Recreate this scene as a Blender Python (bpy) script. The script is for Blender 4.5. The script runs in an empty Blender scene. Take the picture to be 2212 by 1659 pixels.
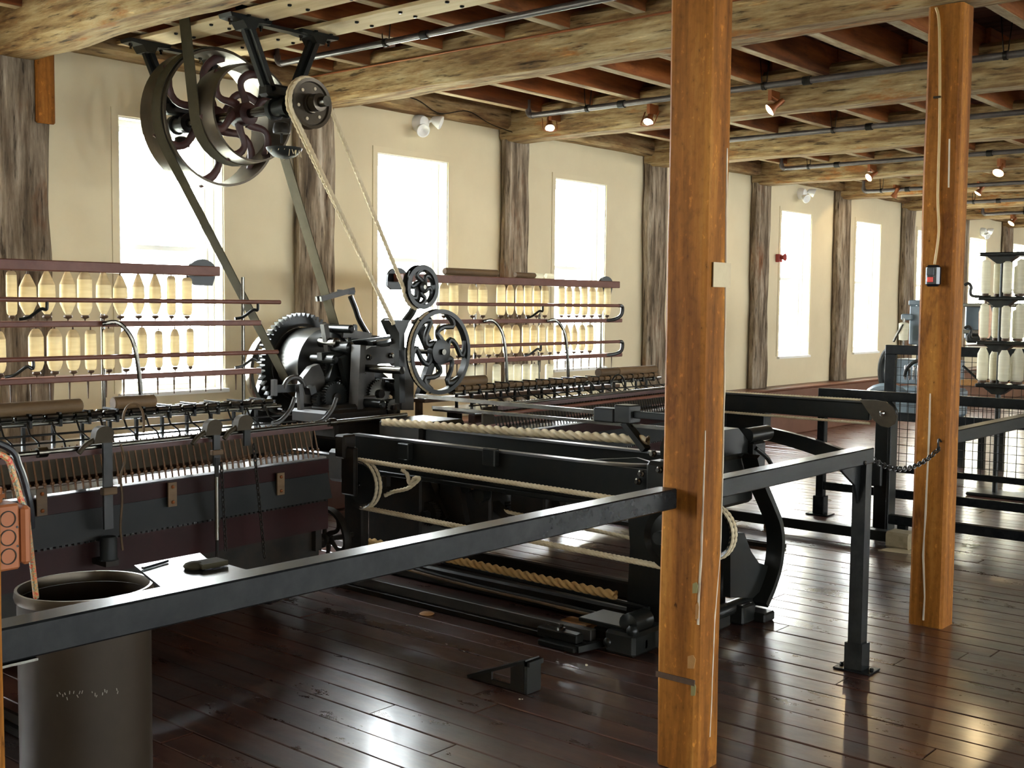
import bpy, bmesh, math, random
from mathutils import Vector, Matrix, noise
random.seed(7)
S = bpy.context.scene
C = S.collection
V = Vector
PI = math.pi

# ------------------------------------------------------------------ camera
W_, H_, F_ = 2212.0, 1659.0, 2522.0
yaw, pitch, roll, CAMZ = 0.70738521, -0.06752368, 0.00978795, 1.6
fw = V((-math.sin(yaw)*math.cos(pitch), math.cos(yaw)*math.cos(pitch), math.sin(pitch)))
rt0 = V((math.cos(yaw), math.sin(yaw), 0)); up0 = rt0.cross(fw)
rt = math.cos(roll)*rt0 + math.sin(roll)*up0
up = -math.sin(roll)*rt0 + math.cos(roll)*up0
cd = bpy.data.cameras.new('camera'); cam = bpy.data.objects.new('camera', cd); C.objects.link(cam)
cam.matrix_world = Matrix((( rt.x, up.x, -fw.x, 0), (rt.y, up.y, -fw.y, 0), (rt.z, up.z, -fw.z, CAMZ), (0, 0, 0, 1)))
cd.sensor_width = 36; cd.lens = F_/W_*36; cd.clip_start = 0.05; cd.clip_end = 200
S.camera = cam
def _ray(x, y): return fw + rt*((x-W_/2)/F_) - up*((y-H_/2)/F_)
def PX(x, y, X): d = _ray(x, y); return V((0, 0, CAMZ)) + d*(X/d.x)      # point of the photo on the plane X = const
def PY(x, y, Y): d = _ray(x, y); return V((0, 0, CAMZ)) + d*(Y/d.y)
def PZ(x, y, Z): d = _ray(x, y); return V((0, 0, CAMZ)) + d*((Z-CAMZ)/d.z)

# ------------------------------------------------------------------ world, exposure
S.view_settings.view_transform = 'Standard'; S.view_settings.look = 'None'
S.view_settings.gamma = 1; S.view_settings.use_curve_mapping = False
S.view_settings.exposure = 1.62
wd = bpy.data.worlds.new('overcast_sky'); S.world = wd; wd.use_nodes = True
bg = wd.node_tree.nodes['Background']; bg.inputs[0].default_value = (0.90, 0.97, 1.0, 1); bg.inputs[1].default_value = 20.0

# ------------------------------------------------------------------ window positions (shared by walls, panes and daylight portals)
WX = -7.15                                   # inner face of the windowed wall
WIN = [-5.1, -2.75, -0.42, 1.93, 4.28, 6.63, 8.98, 11.3, 13.61, 15.85, 18.1, 20.4, 22.7, 25.0, 27.3]
WW, WZ0, WZ1 = 0.84, 0.975, 2.84
RX = 8.0                                     # opposite wall, out of the picture
RWW, RZA, RZB = 0.84, 0.975, 2.84            # its windows
def portal(name, x, y, z, w, h, sgn):
    l = bpy.data.lights.new(name, 'AREA'); l.shape = 'RECTANGLE'; l.size = h; l.size_y = w; l.cycles.is_portal = True
    o = bpy.data.objects.new(name, l); C.objects.link(o); o.location = (x, y, z); o.rotation_euler = (0, -sgn*PI/2, 0)
for y in WIN:
    portal('daylight_portal', WX-0.22, y+WW/2, (WZ0+WZ1)/2, WW, WZ1-WZ0, 1)
    portal('daylight_portal', RX+0.22, y+RWW/2, (RZA+RZB)/2, RWW, RZB-RZA, -1)

# ------------------------------------------------------------------ materials
def nt(name):
    m = bpy.data.materials.new(name); m.use_nodes = True; t = m.node_tree
    return m, t, t.nodes['Principled BSDF']
def N(t, typ, **kw):
    n = t.nodes.new(typ)
    for k, v in kw.items():
        if k in n.inputs.keys(): n.inputs[k].default_value = v
        else: setattr(n, k, v)
    return n
def ramp(t, fac, stops):
    r = t.nodes.new('ShaderNodeValToRGB'); e = r.color_ramp.elements
    while len(e) < len(stops): e.new(0.5)
    for i, (p, c) in enumerate(stops): e[i].position = p; e[i].color = (c[0], c[1], c[2], 1)
    t.links.new(fac, r.inputs[0]); return r.outputs[0]
def coords(t, scale, rand=3.0):
    tc = t.nodes.new('ShaderNodeTexCoord'); oi = t.nodes.new('ShaderNodeObjectInfo')
    mu = N(t, 'ShaderNodeVectorMath', operation='MULTIPLY_ADD')
    t.links.new(tc.outputs['Object'], mu.inputs[0]); mu.inputs[1].default_value = scale
    cb = t.nodes.new('ShaderNodeCombineXYZ'); ml = N(t, 'ShaderNodeMath', operation='MULTIPLY'); ml.inputs[1].default_value = rand*17
    t.links.new(oi.outputs['Random'], ml.inputs[0])
    for i in range(3): t.links.new(ml.outputs[0], cb.inputs[i])
    t.links.new(cb.outputs[0], mu.inputs[2])
    return mu.outputs[0], oi.outputs['Random'], tc.outputs['Object']
def mixc(t, fac, a, b, mode='MIX'):
    m = N(t, 'ShaderNodeMix', data_type='RGBA', blend_type=mode)
    for sock, v in ((m.inputs[0], fac), (m.inputs[6], a), (m.inputs[7], b)):
        if hasattr(v, 'is_output'): t.links.new(v, sock)
        elif isinstance(v, (int, float)): sock.default_value = v
        else: sock.default_value = (*v, 1)
    return m.outputs[2]
def wood(name, stops, scale, rough=0.7, stain=None, stain_rng=(0.55, 0.7), stain_scale=(1, 1, 1), bump=0.4, spec=0.3, bdist=0.01, vary=0.25, rrng=None, cracks=None, clo=0.33):
    m, t, b = nt(name)
    v, rnd, _ = coords(t, scale)
    n1 = N(t, 'ShaderNodeTexNoise', Scale=1.0, Detail=7.0, Roughness=0.65); t.links.new(v, n1.inputs['Vector'])
    col = ramp(t, n1.outputs[0], stops)
    if stain:
        v2, _, _ = coords(t, stain_scale, 5.0)
        n2 = N(t, 'ShaderNodeTexNoise', Scale=1.0, Detail=5.0, Roughness=0.7); t.links.new(v2, n2.inputs['Vector'])
        f = ramp(t, n2.outputs[0], [(stain_rng[0], (0, 0, 0)), (stain_rng[1], (1, 1, 1))])
        col = mixc(t, f, col, stain)
    if cracks:
        v4, _, _ = coords(t, cracks, 7.0)
        n4 = N(t, 'ShaderNodeTexNoise', Scale=1.0, Detail=4.0, Roughness=0.6); t.links.new(v4, n4.inputs['Vector'])
        f4 = ramp(t, n4.outputs[0], [(clo, (0.12, 0.10, 0.08)), (clo+0.07, (0.75, 0.75, 0.75)), (0.5, (1, 1, 1)), (0.62, (1, 1, 1)), (0.72, (1.9, 1.85, 1.7))])
        col = mixc(t, 0.85, col, f4, 'MULTIPLY')
    if vary:
        mr = N(t, 'ShaderNodeMapRange'); mr.inputs[3].default_value = 1-vary; mr.inputs[4].default_value = 1+vary
        t.links.new(rnd, mr.inputs[0])
        vm = N(t, 'ShaderNodeVectorMath', operation='SCALE'); t.links.new(col, vm.inputs[0]); t.links.new(mr.outputs[0], vm.inputs[3]); col = vm.outputs[0]
    t.links.new(col, b.inputs['Base Color'])
    b.inputs['Roughness'].default_value = rough; b.inputs['Specular IOR Level'].default_value = spec
    if rrng:
        v3, _, _ = coords(t, (2.3, 5, 5), 9.0)
        n3 = N(t, 'ShaderNodeTexNoise', Scale=1.0, Detail=6.0, Roughness=0.7); t.links.new(v3, n3.inputs['Vector'])
        mr = N(t, 'ShaderNodeMapRange'); mr.inputs[1].default_value = 0.3; mr.inputs[2].default_value = 0.7
        mr.inputs[3].default_value = rrng[0]; mr.inputs[4].default_value = rrng[1]
        t.links.new(n3.outputs[0], mr.inputs[0]); t.links.new(mr.outputs[0], b.inputs['Roughness'])
    if bump:
        bp = N(t, 'ShaderNodeBump', Strength=bump, Distance=bdist); t.links.new(n1.outputs[0], bp.inputs['Height']); t.links.new(bp.outputs[0], b.inputs['Normal'])
    return m
def plain(name, col, rough=0.5, metal=0.0, spec=0.5, col2=None, nscale=8.0, bump=0.0, amt=(0.35, 0.7)):
    m, t, b = nt(name)
    b.inputs['Roughness'].default_value = rough; b.inputs['Metallic'].default_value = metal; b.inputs['Specular IOR Level'].default_value = spec
    if col2:
        v, _, _ = coords(t, (nscale,)*3)
        n1 = N(t, 'ShaderNodeTexNoise', Scale=1.0, Detail=6.0, Roughness=0.65); t.links.new(v, n1.inputs['Vector'])
        t.links.new(ramp(t, n1.outputs[0], [(amt[0], col), (amt[1], col2)]), b.inputs['Base Color'])
        if bump:
            bp = N(t, 'ShaderNodeBump', Strength=bump, Distance=0.005); t.links.new(n1.outputs[0], bp.inputs['Height']); t.links.new(bp.outputs[0], b.inputs['Normal'])
    else: b.inputs['Base Color'].default_value = (*col, 1)
    return m
def emit(name, col, s):
    m, t, b = nt(name); b.inputs['Base Color'].default_value = (0.8, 0.8, 0.8, 1)
    b.inputs['Emission Color'].default_value = (*col, 1); b.inputs['Emission Strength'].default_value = s; return m
M = {}
M['plaster'] = plain('cream_plaster', (0.66, 0.575, 0.385), 0.9, 0, 0.2, (0.60, 0.515, 0.34), 1.3)
M['whitewash'] = plain('white_paint', (0.75, 0.74, 0.68), 0.6)
HEWN = [(0.25, (0.06, 0.034, 0.015)), (0.41, (0.20, 0.115, 0.046)), (0.54, (0.34, 0.235, 0.11)), (0.74, (0.50, 0.40, 0.235))]
M['hewn_x'] = wood('hewn_beam_timber', HEWN, (2.2, 16, 16), 0.85, (0.30, 0.125, 0.035), (0.56, 0.66), (1.6, 5, 5), 0.7, 0.2, 0.015, 0.15, None, (4.5, 42, 42))
M['hewn_y'] = wood('hewn_plate_timber', [(p, tuple(c*0.8 for c in q)) for p, q in HEWN], (9, 1.6, 9), 0.85, (0.16, 0.08, 0.035), (0.5, 0.7), (3, 1.2, 3), 0.6, 0.2, 0.015, 0.15, None, (26, 3, 26))
M['hewn_z'] = wood('hewn_column_timber', [(0.22, (0.03, 0.02, 0.012)), (0.42, (0.13, 0.095, 0.06)), (0.54, (0.25, 0.195, 0.135)), (0.70, (0.44, 0.38, 0.29))], (13, 13, 1.5), 0.85, (0.15, 0.06, 0.022), (0.55, 0.68), (2, 2, 0.8), 0.7, 0.2, 0.02, 0.2, None, (34, 34, 3.5))
M['post'] = wood('orange_varnished_timber', [(0.25, (0.065, 0.019, 0.0035)), (0.44, (0.18, 0.062, 0.009)), (0.58, (0.29, 0.108, 0.016)), (0.78, (0.42, 0.19, 0.036))], (14, 14, 0.9), 0.62, (0.08, 0.02, 0.005), (0.6, 0.75), (5, 5, 1.6), 0.35, 0.12, 0.008, 0.05, None, (48, 48, 26), 0.25)
M['joist'] = wood('red_brown_joist', [(0.3, (0.075, 0.022, 0.007)), (0.5, (0.22, 0.072, 0.02)), (0.72, (0.38, 0.14, 0.04))], (10, 1.1, 10), 0.7, (0.06, 0.02, 0.01), (0.55, 0.7), (3, 1, 3), 0.3, 0.3, 0.008, 0.25)
M['joist_edge'] = wood('limewashed_joist_edge', [(0.3, (0.12, 0.07, 0.035)), (0.5, (0.32, 0.23, 0.13)), (0.7, (0.50, 0.42, 0.28))], (10, 2.0, 10), 0.85, None, bump=0.3, spec=0.2, vary=0.2)
M['deck'] = wood('dark_ceiling_board', [(0.3, (0.04, 0.018, 0.011)), (0.55, (0.12, 0.05, 0.03)), (0.75, (0.19, 0.085, 0.05))], (1.0, 10, 10), 0.8, None, bump=0.3, spec=0.2)
M['floor'] = wood('dark_red_floor_board', [(0.28, (0.016, 0.006, 0.0035)), (0.48, (0.046, 0.0155, 0.009)), (0.62, (0.072, 0.025, 0.013)), (0.85, (0.125, 0.052, 0.022))], (1.5, 14, 14), 0.3, (0.07, 0.036, 0.015), (0.66, 0.8), (1.4, 6, 6), 0.15, 0.8, 0.003, 0.3, (0.22, 0.46))
fb = M['floor'].node_tree.nodes['Principled BSDF']; fb.inputs['Coat Weight'].default_value = 0.9; fb.inputs['Coat Roughness'].default_value = 0.17
M['iron'] = plain('black_iron', (0.008, 0.009, 0.0085), 0.28, 0.0, 0.22, (0.014, 0.013, 0.010), 7)
M['iron_dull'] = plain('grimy_iron', (0.007, 0.006, 0.0045), 0.5, 0.0, 0.18, (0.018, 0.012, 0.007), 9)
M['rail'] = plain('black_painted_steel', (0.006, 0.0065, 0.007), 0.27, 0.0, 0.12, (0.014, 0.0145, 0.014), 14)
M['steel'] = plain('worn_steel', (0.15, 0.145, 0.13), 0.25, 1.0, 0.5, (0.07, 0.06, 0.045), 10)
M['bright'] = plain('bright_steel', (0.55, 0.55, 0.53), 0.2, 1.0)
M['bronze'] = plain('browned_pulley_iron', (0.05, 0.038, 0.025), 0.3, 0.6, 0.5, (0.09, 0.07, 0.046), 5)
M['oxide'] = plain('dark_red_casting_paint', (0.035, 0.009, 0.007), 0.5, 0.0, 0.4, (0.06, 0.018, 0.011), 9)
M['redwood'] = plain('red_painted_wood', (0.105, 0.036, 0.022), 0.4, 0.0, 0.25, (0.145, 0.055, 0.035), 10)
M['maroon'] = plain('maroon_carriage_paint', (0.020, 0.0045, 0.004), 0.5, 0.0, 0.15, (0.011, 0.004, 0.003), 4)
M['greytin'] = plain('grey_tin_sheet', (0.012, 0.0135, 0.0135), 0.5, 0.0, 0.2, (0.02, 0.02, 0.0185), 3)
M['leather'] = plain('worn_leather_belt', (0.04, 0.034, 0.02), 0.85, 0.0, 0.06, (0.06, 0.05, 0.03), 5)
M['rope'] = plain('cream_cotton_rope', (0.60, 0.51, 0.35), 0.9, 0.0, 0.1, (0.46, 0.36, 0.22), 12)
M['casting'] = plain('worn_grey_casting', (0.03, 0.028, 0.024), 0.4, 0.0, 0.35, (0.055, 0.048, 0.04), 8)
M['tan_rope'] = plain('tan_cotton_rope', (0.42, 0.26, 0.10), 0.9, 0.0, 0.1, (0.33, 0.19, 0.07), 12)
M['brownroll'] = wood('brown_leather_roller', [(0.3, (0.05, 0.028, 0.013)), (0.6, (0.13, 0.078, 0.036)), (0.8, (0.18, 0.12, 0.06))], (8, 2, 8), 0.6, None, bump=0.2)
M['board_dark'] = plain('oily_brown_board', (0.030, 0.021, 0.010), 0.6, 0, 0.2, (0.045, 0.032, 0.016), 6)
M['spindle'] = plain('rusty_spindle', (0.09, 0.04, 0.014), 0.45, 0.0, 0.3, (0.14, 0.062, 0.022), 30)
M['table'] = plain('polished_machine_table', (0.5, 0.5, 0.5), 0.22, 1.0)
M['darkwood'] = plain('dark_brown_wood', (0.055, 0.03, 0.016), 0.6, 0, 0.3, (0.10, 0.055, 0.028), 10)
M['ochre'] = plain('bare_ochre_wood', (0.34, 0.17, 0.05), 0.7, 0, 0.3, (0.25, 0.11, 0.03), 12)
M['ply'] = wood('new_pale_plank', [(0.3, (0.42, 0.30, 0.15)), (0.55, (0.60, 0.47, 0.27)), (0.8, (0.68, 0.58, 0.36))], (1.0, 9, 9), 0.75, None, bump=0.1, vary=0.1)
M['ledge'] = plain('brown_painted_ledge', (0.11, 0.038, 0.02), 0.4, 0, 0.4, (0.15, 0.06, 0.033), 3)
M['paper'] = plain('yellowed_card', (0.55, 0.46, 0.30), 0.8, 0, 0.2, (0.48, 0.39, 0.25), 14)
M['pipe'] = plain('grey_sprinkler_pipe', (0.075, 0.062, 0.058), 0.35, 0.3, 0.5, (0.11, 0.095, 0.088), 8)
M['copper'] = plain('copper_brown_fitting', (0.24, 0.075, 0.02), 0.4, 0.4)
M['bluegrey'] = plain('blue_grey_machine_paint', (0.115, 0.15, 0.17), 0.4, 0.0, 0.5, (0.085, 0.11, 0.125), 6)
M['plastic_w'] = plain('white_plastic', (0.78, 0.78, 0.74), 0.4)
M['blackbox'] = plain('black_plastic', (0.012, 0.013, 0.015), 0.2)
M['redbtn'] = plain('red_button', (0.70, 0.035, 0.02), 0.4)
M['greybtn'] = plain('dark_grey_button', (0.03, 0.033, 0.035), 0.4)
M['orangebox'] = plain('terracotta_painted_box', (0.30, 0.10, 0.036), 0.5, 0, 0.3, (0.25, 0.08, 0.028), 8)
M['drum'] = plain('brown_fibre_drum', (0.022, 0.015, 0.0095), 0.5, 0.0, 0.15, (0.03, 0.021, 0.013), 4)
M['conduit'] = plain('yellowed_conduit', (0.42, 0.28, 0.11), 0.45, 0.2)
M['putty'] = plain('pale_crack_filler', (0.55, 0.46, 0.33), 0.9)
M['olive'] = plain('olive_paint_fleck', (0.20, 0.17, 0.06), 0.8)
def yarn_mat(name, c1, c2):
    m, t, b = nt(name); v, rnd, _ = coords(t, (6, 6, 60))
    n1 = N(t, 'ShaderNodeTexNoise', Scale=1.0, Detail=3.0); t.links.new(v, n1.inputs['Vector'])
    col = ramp(t, n1.outputs[0], [(0.35, c1), (0.65, c2)])
    b.inputs['Roughness'].default_value = 0.9; b.inputs['Specular IOR Level'].default_value = 0.1
    t.links.new(col, b.inputs['Base Color'])
    tr = t.nodes.new('ShaderNodeBsdfTranslucent'); t.links.new(col, tr.inputs[0])
    mx = N(t, 'ShaderNodeMixShader'); mx.inputs[0].default_value = 0.45
    t.links.new(b.outputs[0], mx.inputs[1]); t.links.new(tr.outputs[0], mx.inputs[2])
    t.links.new(mx.outputs[0], t.nodes['Material Output'].inputs[0]); return m
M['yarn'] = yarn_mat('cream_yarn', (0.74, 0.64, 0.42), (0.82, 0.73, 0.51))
M['yarn_cap'] = yarn_mat('darker_yarn_cone', (0.60, 0.49, 0.30), (0.70, 0.58, 0.37))  # shoulder of the bobbin, a darker yarn tone
M['yarn_w'] = yarn_mat('white_yarn', (0.74, 0.70, 0.56), (0.82, 0.78, 0.64))
gm, gt, gb = nt('window_glass')
tr = gt.nodes.new('ShaderNodeBsdfTransparent'); gl = gt.nodes.new('ShaderNodeBsdfGlossy'); gl.inputs['Roughness'].default_value = 0.02
mx = N(gt, 'ShaderNodeMixShader'); mx.inputs[0].default_value = 0.05
gt.links.new(tr.outputs[0], mx.inputs[1]); gt.links.new(gl.outputs[0], mx.inputs[2]); gt.links.new(mx.outputs[0], gt.nodes['Material Output'].inputs[0])
M['glass'] = gm

# ------------------------------------------------------------------ mesh builder
def ortho(a):
    a = V(a).normalized(); h = V((0, 0, 1)) if abs(a.z) < 0.9 else V((1, 0, 0))
    u = h.cross(a).normalized(); return u, a.cross(u)
class MB:
    def __init__(s): s.v = []; s.f = []
    def add(s, vs, fs):
        o = len(s.v); s.v += [V(p) for p in vs]; s.f += [tuple(i+o for i in q) for q in fs]; return s
    def box(s, x0, x1, y0, y1, z0, z1):
        return s.add([(x, y, z) for z in (z0, z1) for y in (y0, y1) for x in (x0, x1)],
                     [(0, 2, 3, 1), (4, 5, 7, 6), (0, 1, 5, 4), (2, 6, 7, 3), (0, 4, 6, 2), (1, 3, 7, 5)])
    def cbox(s, x0, x1, y0, y1, z0, z1, c=0.006):
        # box with chamfered edges
        X = (x0, x1); Y = (y0, y1); Z = (z0, z1); vs = []; ix = {}
        for i in (0, 1):
            for j in (0, 1):
                for k in (0, 1):
                    p = V((X[i], Y[j], Z[k])); d = V((1-2*i, 1-2*j, 1-2*k))*c
                    for a in range(3):
                        q = p+V((0 if a == 0 else d.x, 0 if a == 1 else d.y, 0 if a == 2 else d.z)); ix[i, j, k, a] = len(vs); vs.append(q)
        fs = []
        for i in (0, 1):
            fs.append([ix[i, j, k, 0] for j, k in ((0, 0), (1, 0), (1, 1), (0, 1))][::1 if i else -1])
            fs.append([ix[j, i, k, 1] for j, k in ((0, 0), (0, 1), (1, 1), (1, 0))][::1 if i else -1])
            fs.append([ix[j, k, i, 2] for j, k in ((0, 0), (1, 0), (1, 1), (0, 1))][::1 if i else -1])
        for i in (0, 1):
            for j in (0, 1):
                fs.append([ix[0, i, j, 1], ix[0, i, j, 2], ix[1, i, j, 2], ix[1, i, j, 1]])
                fs.append([ix[i, 0, j, 0], ix[i, 0, j, 2], ix[i, 1, j, 2], ix[i, 1, j, 0]])
                fs.append([ix[i, j, 0, 0], ix[i, j, 0, 1], ix[i, j, 1, 1], ix[i, j, 1, 0]])
                for k in (0, 1): fs.append([ix[i, j, k, a] for a in range(3)])
        s.add(vs, fs); s.fix = True; return s
    def bar(s, p0, p1, w, h, upv=(0, 0, 1)):
        p0, p1 = V(p0), V(p1); a = (p1-p0).normalized(); u = a.cross(V(upv))
        u = (u if u.length > 1e-4 else a.cross(V((1, 0, 0)))).normalized()*w/2; v = u.cross(a).normalized()*h/2
        q = [p+e*u+g*v for p in (p0, p1) for e, g in ((-1, -1), (1, -1), (1, 1), (-1, 1))]
        return s.add(q, [(0, 1, 2, 3), (7, 6, 5, 4), (0, 4, 5, 1), (1, 5, 6, 2), (2, 6, 7, 3), (3, 7, 4, 0)])
    def cyl(s, p0, p1, r, r1=None, n=12):
        return s.tube([p0, p1], [r, r if r1 is None else r1], n)
    def tube(s, pts, r, n=8, closed=False, flat=1.0, upv=None):
        pts = [V(p) for p in pts]; m = len(pts); rs = r if isinstance(r, (list, tuple)) else [r]*m; o = len(s.v); u = None
        for i, p in enumerate(pts):
            a = (pts[(i+1) % m] if (closed or i < m-1) else p)-(pts[i-1] if (closed or i > 0) else p)
            a = a.normalized()
            if upv is not None: u = V(upv).cross(a).normalized()
            elif u is None: u = ortho(a)[0]
            else:
                u = u-a*u.dot(a); u = u.normalized() if u.length > 1e-6 else ortho(a)[0]
            w = a.cross(u)
            for k in range(n):
                t = 2*PI*(k+0.5)/n; s.v.append(p+(u*math.cos(t)*flat+w*math.sin(t))*rs[i])
        for i in range(m if closed else m-1):
            b = o+i*n; c = o+((i+1) % m)*n
            for k in range(n): s.f.append((b+k, b+(k+1) % n, c+(k+1) % n, c+k))
        if not closed:
            s.f.append(tuple(o+k for k in range(n))[::-1]); s.f.append(tuple(o+(m-1)*n+k for k in range(n)))
        return s
    def ribbon(s, pts, w, th, side):
        # flat strip (belt) through pts, width w along the vector side
        pts = [V(p) for p in pts]; sd = V(side).normalized(); o = len(s.v); m = len(pts)
        for i, p in enumerate(pts):
            a = (pts[min(i+1, m-1)]-pts[max(i-1, 0)]).normalized(); nn = a.cross(sd).normalized()*th/2
            s.v += [p-sd*w/2-nn, p+sd*w/2-nn, p+sd*w/2+nn, p-sd*w/2+nn]
        for i in range(m-1):
            for k in range(4): s.f.append((o+4*i+k, o+4*i+(k+1) % 4, o+4*i+4+(k+1) % 4, o+4*i+4+k))
        s.f += [(o+3, o+2, o+1, o), tuple(o+4*(m-1)+k for k in range(4))]; return s
    def lathe(s, prof, o, axis, n=24, closed=False):
        # prof: (radius, height along axis)
        o = V(o); a = V(axis).normalized(); u, w = ortho(a); b = len(s.v); m = len(prof)
        for r, h in prof:
            for k in range(n):
                t = 2*PI*k/n; s.v.append(o+a*h+(u*math.cos(t)+w*math.sin(t))*max(r, 1e-4))
        for i in range(m if closed else m-1):
            c = b+i*n; d = b+((i+1) % m)*n
            for k in range(n): s.f.append((c+k, c+(k+1) % n, d+(k+1) % n, d+k))
        if not closed:
            s.f.append(tuple(b+k for k in range(n))[::-1]); s.f.append(tuple(b+(m-1)*n+k for k in range(n)))
        return s
    def ring(s, o, axis, r0, r1, w, n=40):
        return s.lathe([(r0, -w/2), (r1, -w/2), (r1, w/2), (r0, w/2)], o, axis, n, True)
    def prism(s, poly, o, u, v, d):
        o, u, v, d = V(o), V(u), V(v), V(d); n = len(poly); b = len(s.v)
        s.v += [o+u*p[0]+v*p[1]-d/2 for p in poly]+[o+u*p[0]+v*p[1]+d/2 for p in poly]
        s.f.append(tuple(b+k for k in range(n))[::-1]); s.f.append(tuple(b+n+k for k in range(n)))
        for k in range(n): s.f.append((b+k, b+(k+1) % n, b+n+(k+1) % n, b+n+k))
        return s
    def ball(s, c, r, n=10, sc=(1, 1, 1)):
        m = n//2; c = V(c); b = len(s.v)
        for i in range(1, m):
            ph = PI*i/m
            for k in range(n): t = 2*PI*k/n; s.v.append(c+V((r*math.sin(ph)*math.cos(t)*sc[0], r*math.sin(ph)*math.sin(t)*sc[1], r*math.cos(ph)*sc[2])))
        tp = len(s.v); s.v += [c+V((0, 0, r*sc[2])), c-V((0, 0, r*sc[2]))]
        for i in range(m-2):
            for k in range(n): s.f.append((b+i*n+k, b+(i+1)*n+k, b+(i+1)*n+(k+1) % n, b+i*n+(k+1) % n))
        for k in range(n): s.f.append((tp, b+k, b+(k+1) % n)); s.f.append((tp+1, b+(m-2)*n+(k+1) % n, b+(m-2)*n+k))
        return s
    def mesh(s, name, org=(0, 0, 0), smooth=True, angle=35):
        me = bpy.data.meshes.new(name); org = V(org)
        me.from_pydata([p-org for p in s.v], [], s.f); me.validate()
        bm = bmesh.new(); bm.from_mesh(me); bmesh.ops.recalc_face_normals(bm, faces=bm.faces); bm.to_mesh(me); bm.free()
        if smooth:
            me.polygons.foreach_set('use_smooth', [True]*len(me.polygons)); me.set_sharp_from_angle(angle=math.radians(angle))
        me.update(); return me
def root_org(o):
    p = V((0, 0, 0))
    while o is not None: p += o.location; o = o.parent
    return p
def build(mb, name, mat, parent=None, label=None, at=None, smooth=True, angle=35):
    """one mesh object; vertices are given in world space"""
    if parent is not None:
        org = root_org(parent); me = mb.mesh(name, org, smooth, angle)
        o = bpy.data.objects.new(name, me); C.objects.link(o); o.parent = parent
    else:
        if at is None:
            n = len(mb.v); at = V((sum(p.x for p in mb.v)/n, sum(p.y for p in mb.v)/n, min(p.z for p in mb.v)))
        me = mb.mesh(name, at, smooth, angle); o = bpy.data.objects.new(name, me); C.objects.link(o); o.location = at
    me.materials.append(M[mat] if isinstance(mat, str) else mat)
    if label: o['label'] = label
    return o
def tag(o, label, cat, group=None):
    o['label'] = label; o['category'] = cat
    if group: o['group'] = group
    return o
def thing(name, loc, label, cat, group=None):
    o = bpy.data.objects.new(name, None); C.objects.link(o); o.location = loc; o.empty_display_size = 0.1
    return tag(o, label, cat, group)
def struct(o): o['kind'] = 'structure'; return o
def share(o, parent, loc, rot=None, scale=None):
    c = o.copy(); C.objects.link(c); c.parent = parent; c.location = loc
    if rot: c.rotation_euler = rot
    if scale: c.scale = scale
    return c
ORD = ['first', 'second', 'third', 'fourth', 'fifth', 'sixth', 'seventh', 'eighth', 'ninth', 'tenth', 'eleventh', 'twelfth', 'thirteenth', 'fourteenth', 'fifteenth', 'sixteenth', 'seventeenth', 'eighteenth', 'nineteenth', 'twentieth']
def hewn(x0, x1, y0, y1, z0, z1, axis, amp=0.012, step=0.07, wane=0.03, seed=0.0):
    """rough-hewn squared timber along axis with wandering edges"""
    mb = MB(); lo = [x0, y0, z0]; hi = [x1, y1, z1]; a = axis; b, c = [i for i in range(3) if i != a]
    n = max(4, int((hi[a]-lo[a])/step)); P = []
    wd, hg = hi[b]-lo[b], hi[c]-lo[c]
    cross = []
    for k in range(5): cross.append((lo[b]+wane+(wd-2*wane)*k/4, lo[c]))
    for k in range(5): cross.append((hi[b], lo[c]+wane+(hg-2*wane)*k/4))
    for k in range(5): cross.append((hi[b]-wane-(wd-2*wane)*k/4, hi[c]))
    for k in range(5): cross.append((lo[b], hi[c]-wane-(hg-2*wane)*k/4))
    mbx, mby = (lo[b]+hi[b])/2, (lo[c]+hi[c])/2
    for i in range(n+1):
        t = lo[a]+(hi[a]-lo[a])*i/n; o = len(mb.v)
        for p, q in cross:
            pt = [0, 0, 0]; pt[a] = t; pt[b] = p; pt[c] = q
            f = [1.3, 1.3, 1.3]; g = [6, 6, 6]; f[a] = 0.9; g[a] = 3.0
            d = noise.noise(V((pt[0]*f[0]+seed, pt[1]*f[1], pt[2]*f[2])))*amp*1.6+noise.noise(V((pt[0]*g[0], pt[1]*g[1]+seed, pt[2]*g[2])))*amp*0.8
            rb, rc = p-mbx, q-mby; L = math.hypot(rb, rc)
            pt[b] += rb/L*d; pt[c] += rc/L*d
            mb.v.append(V(pt))
        if i:
            for k in range(20): mb.f.append((o-20+k, o-20+(k+1) % 20, o+(k+1) % 20, o+k))
    mb.f.append(tuple(range(20))); mb.f.append(tuple(range(n*20, n*20+20))); return mb

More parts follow.
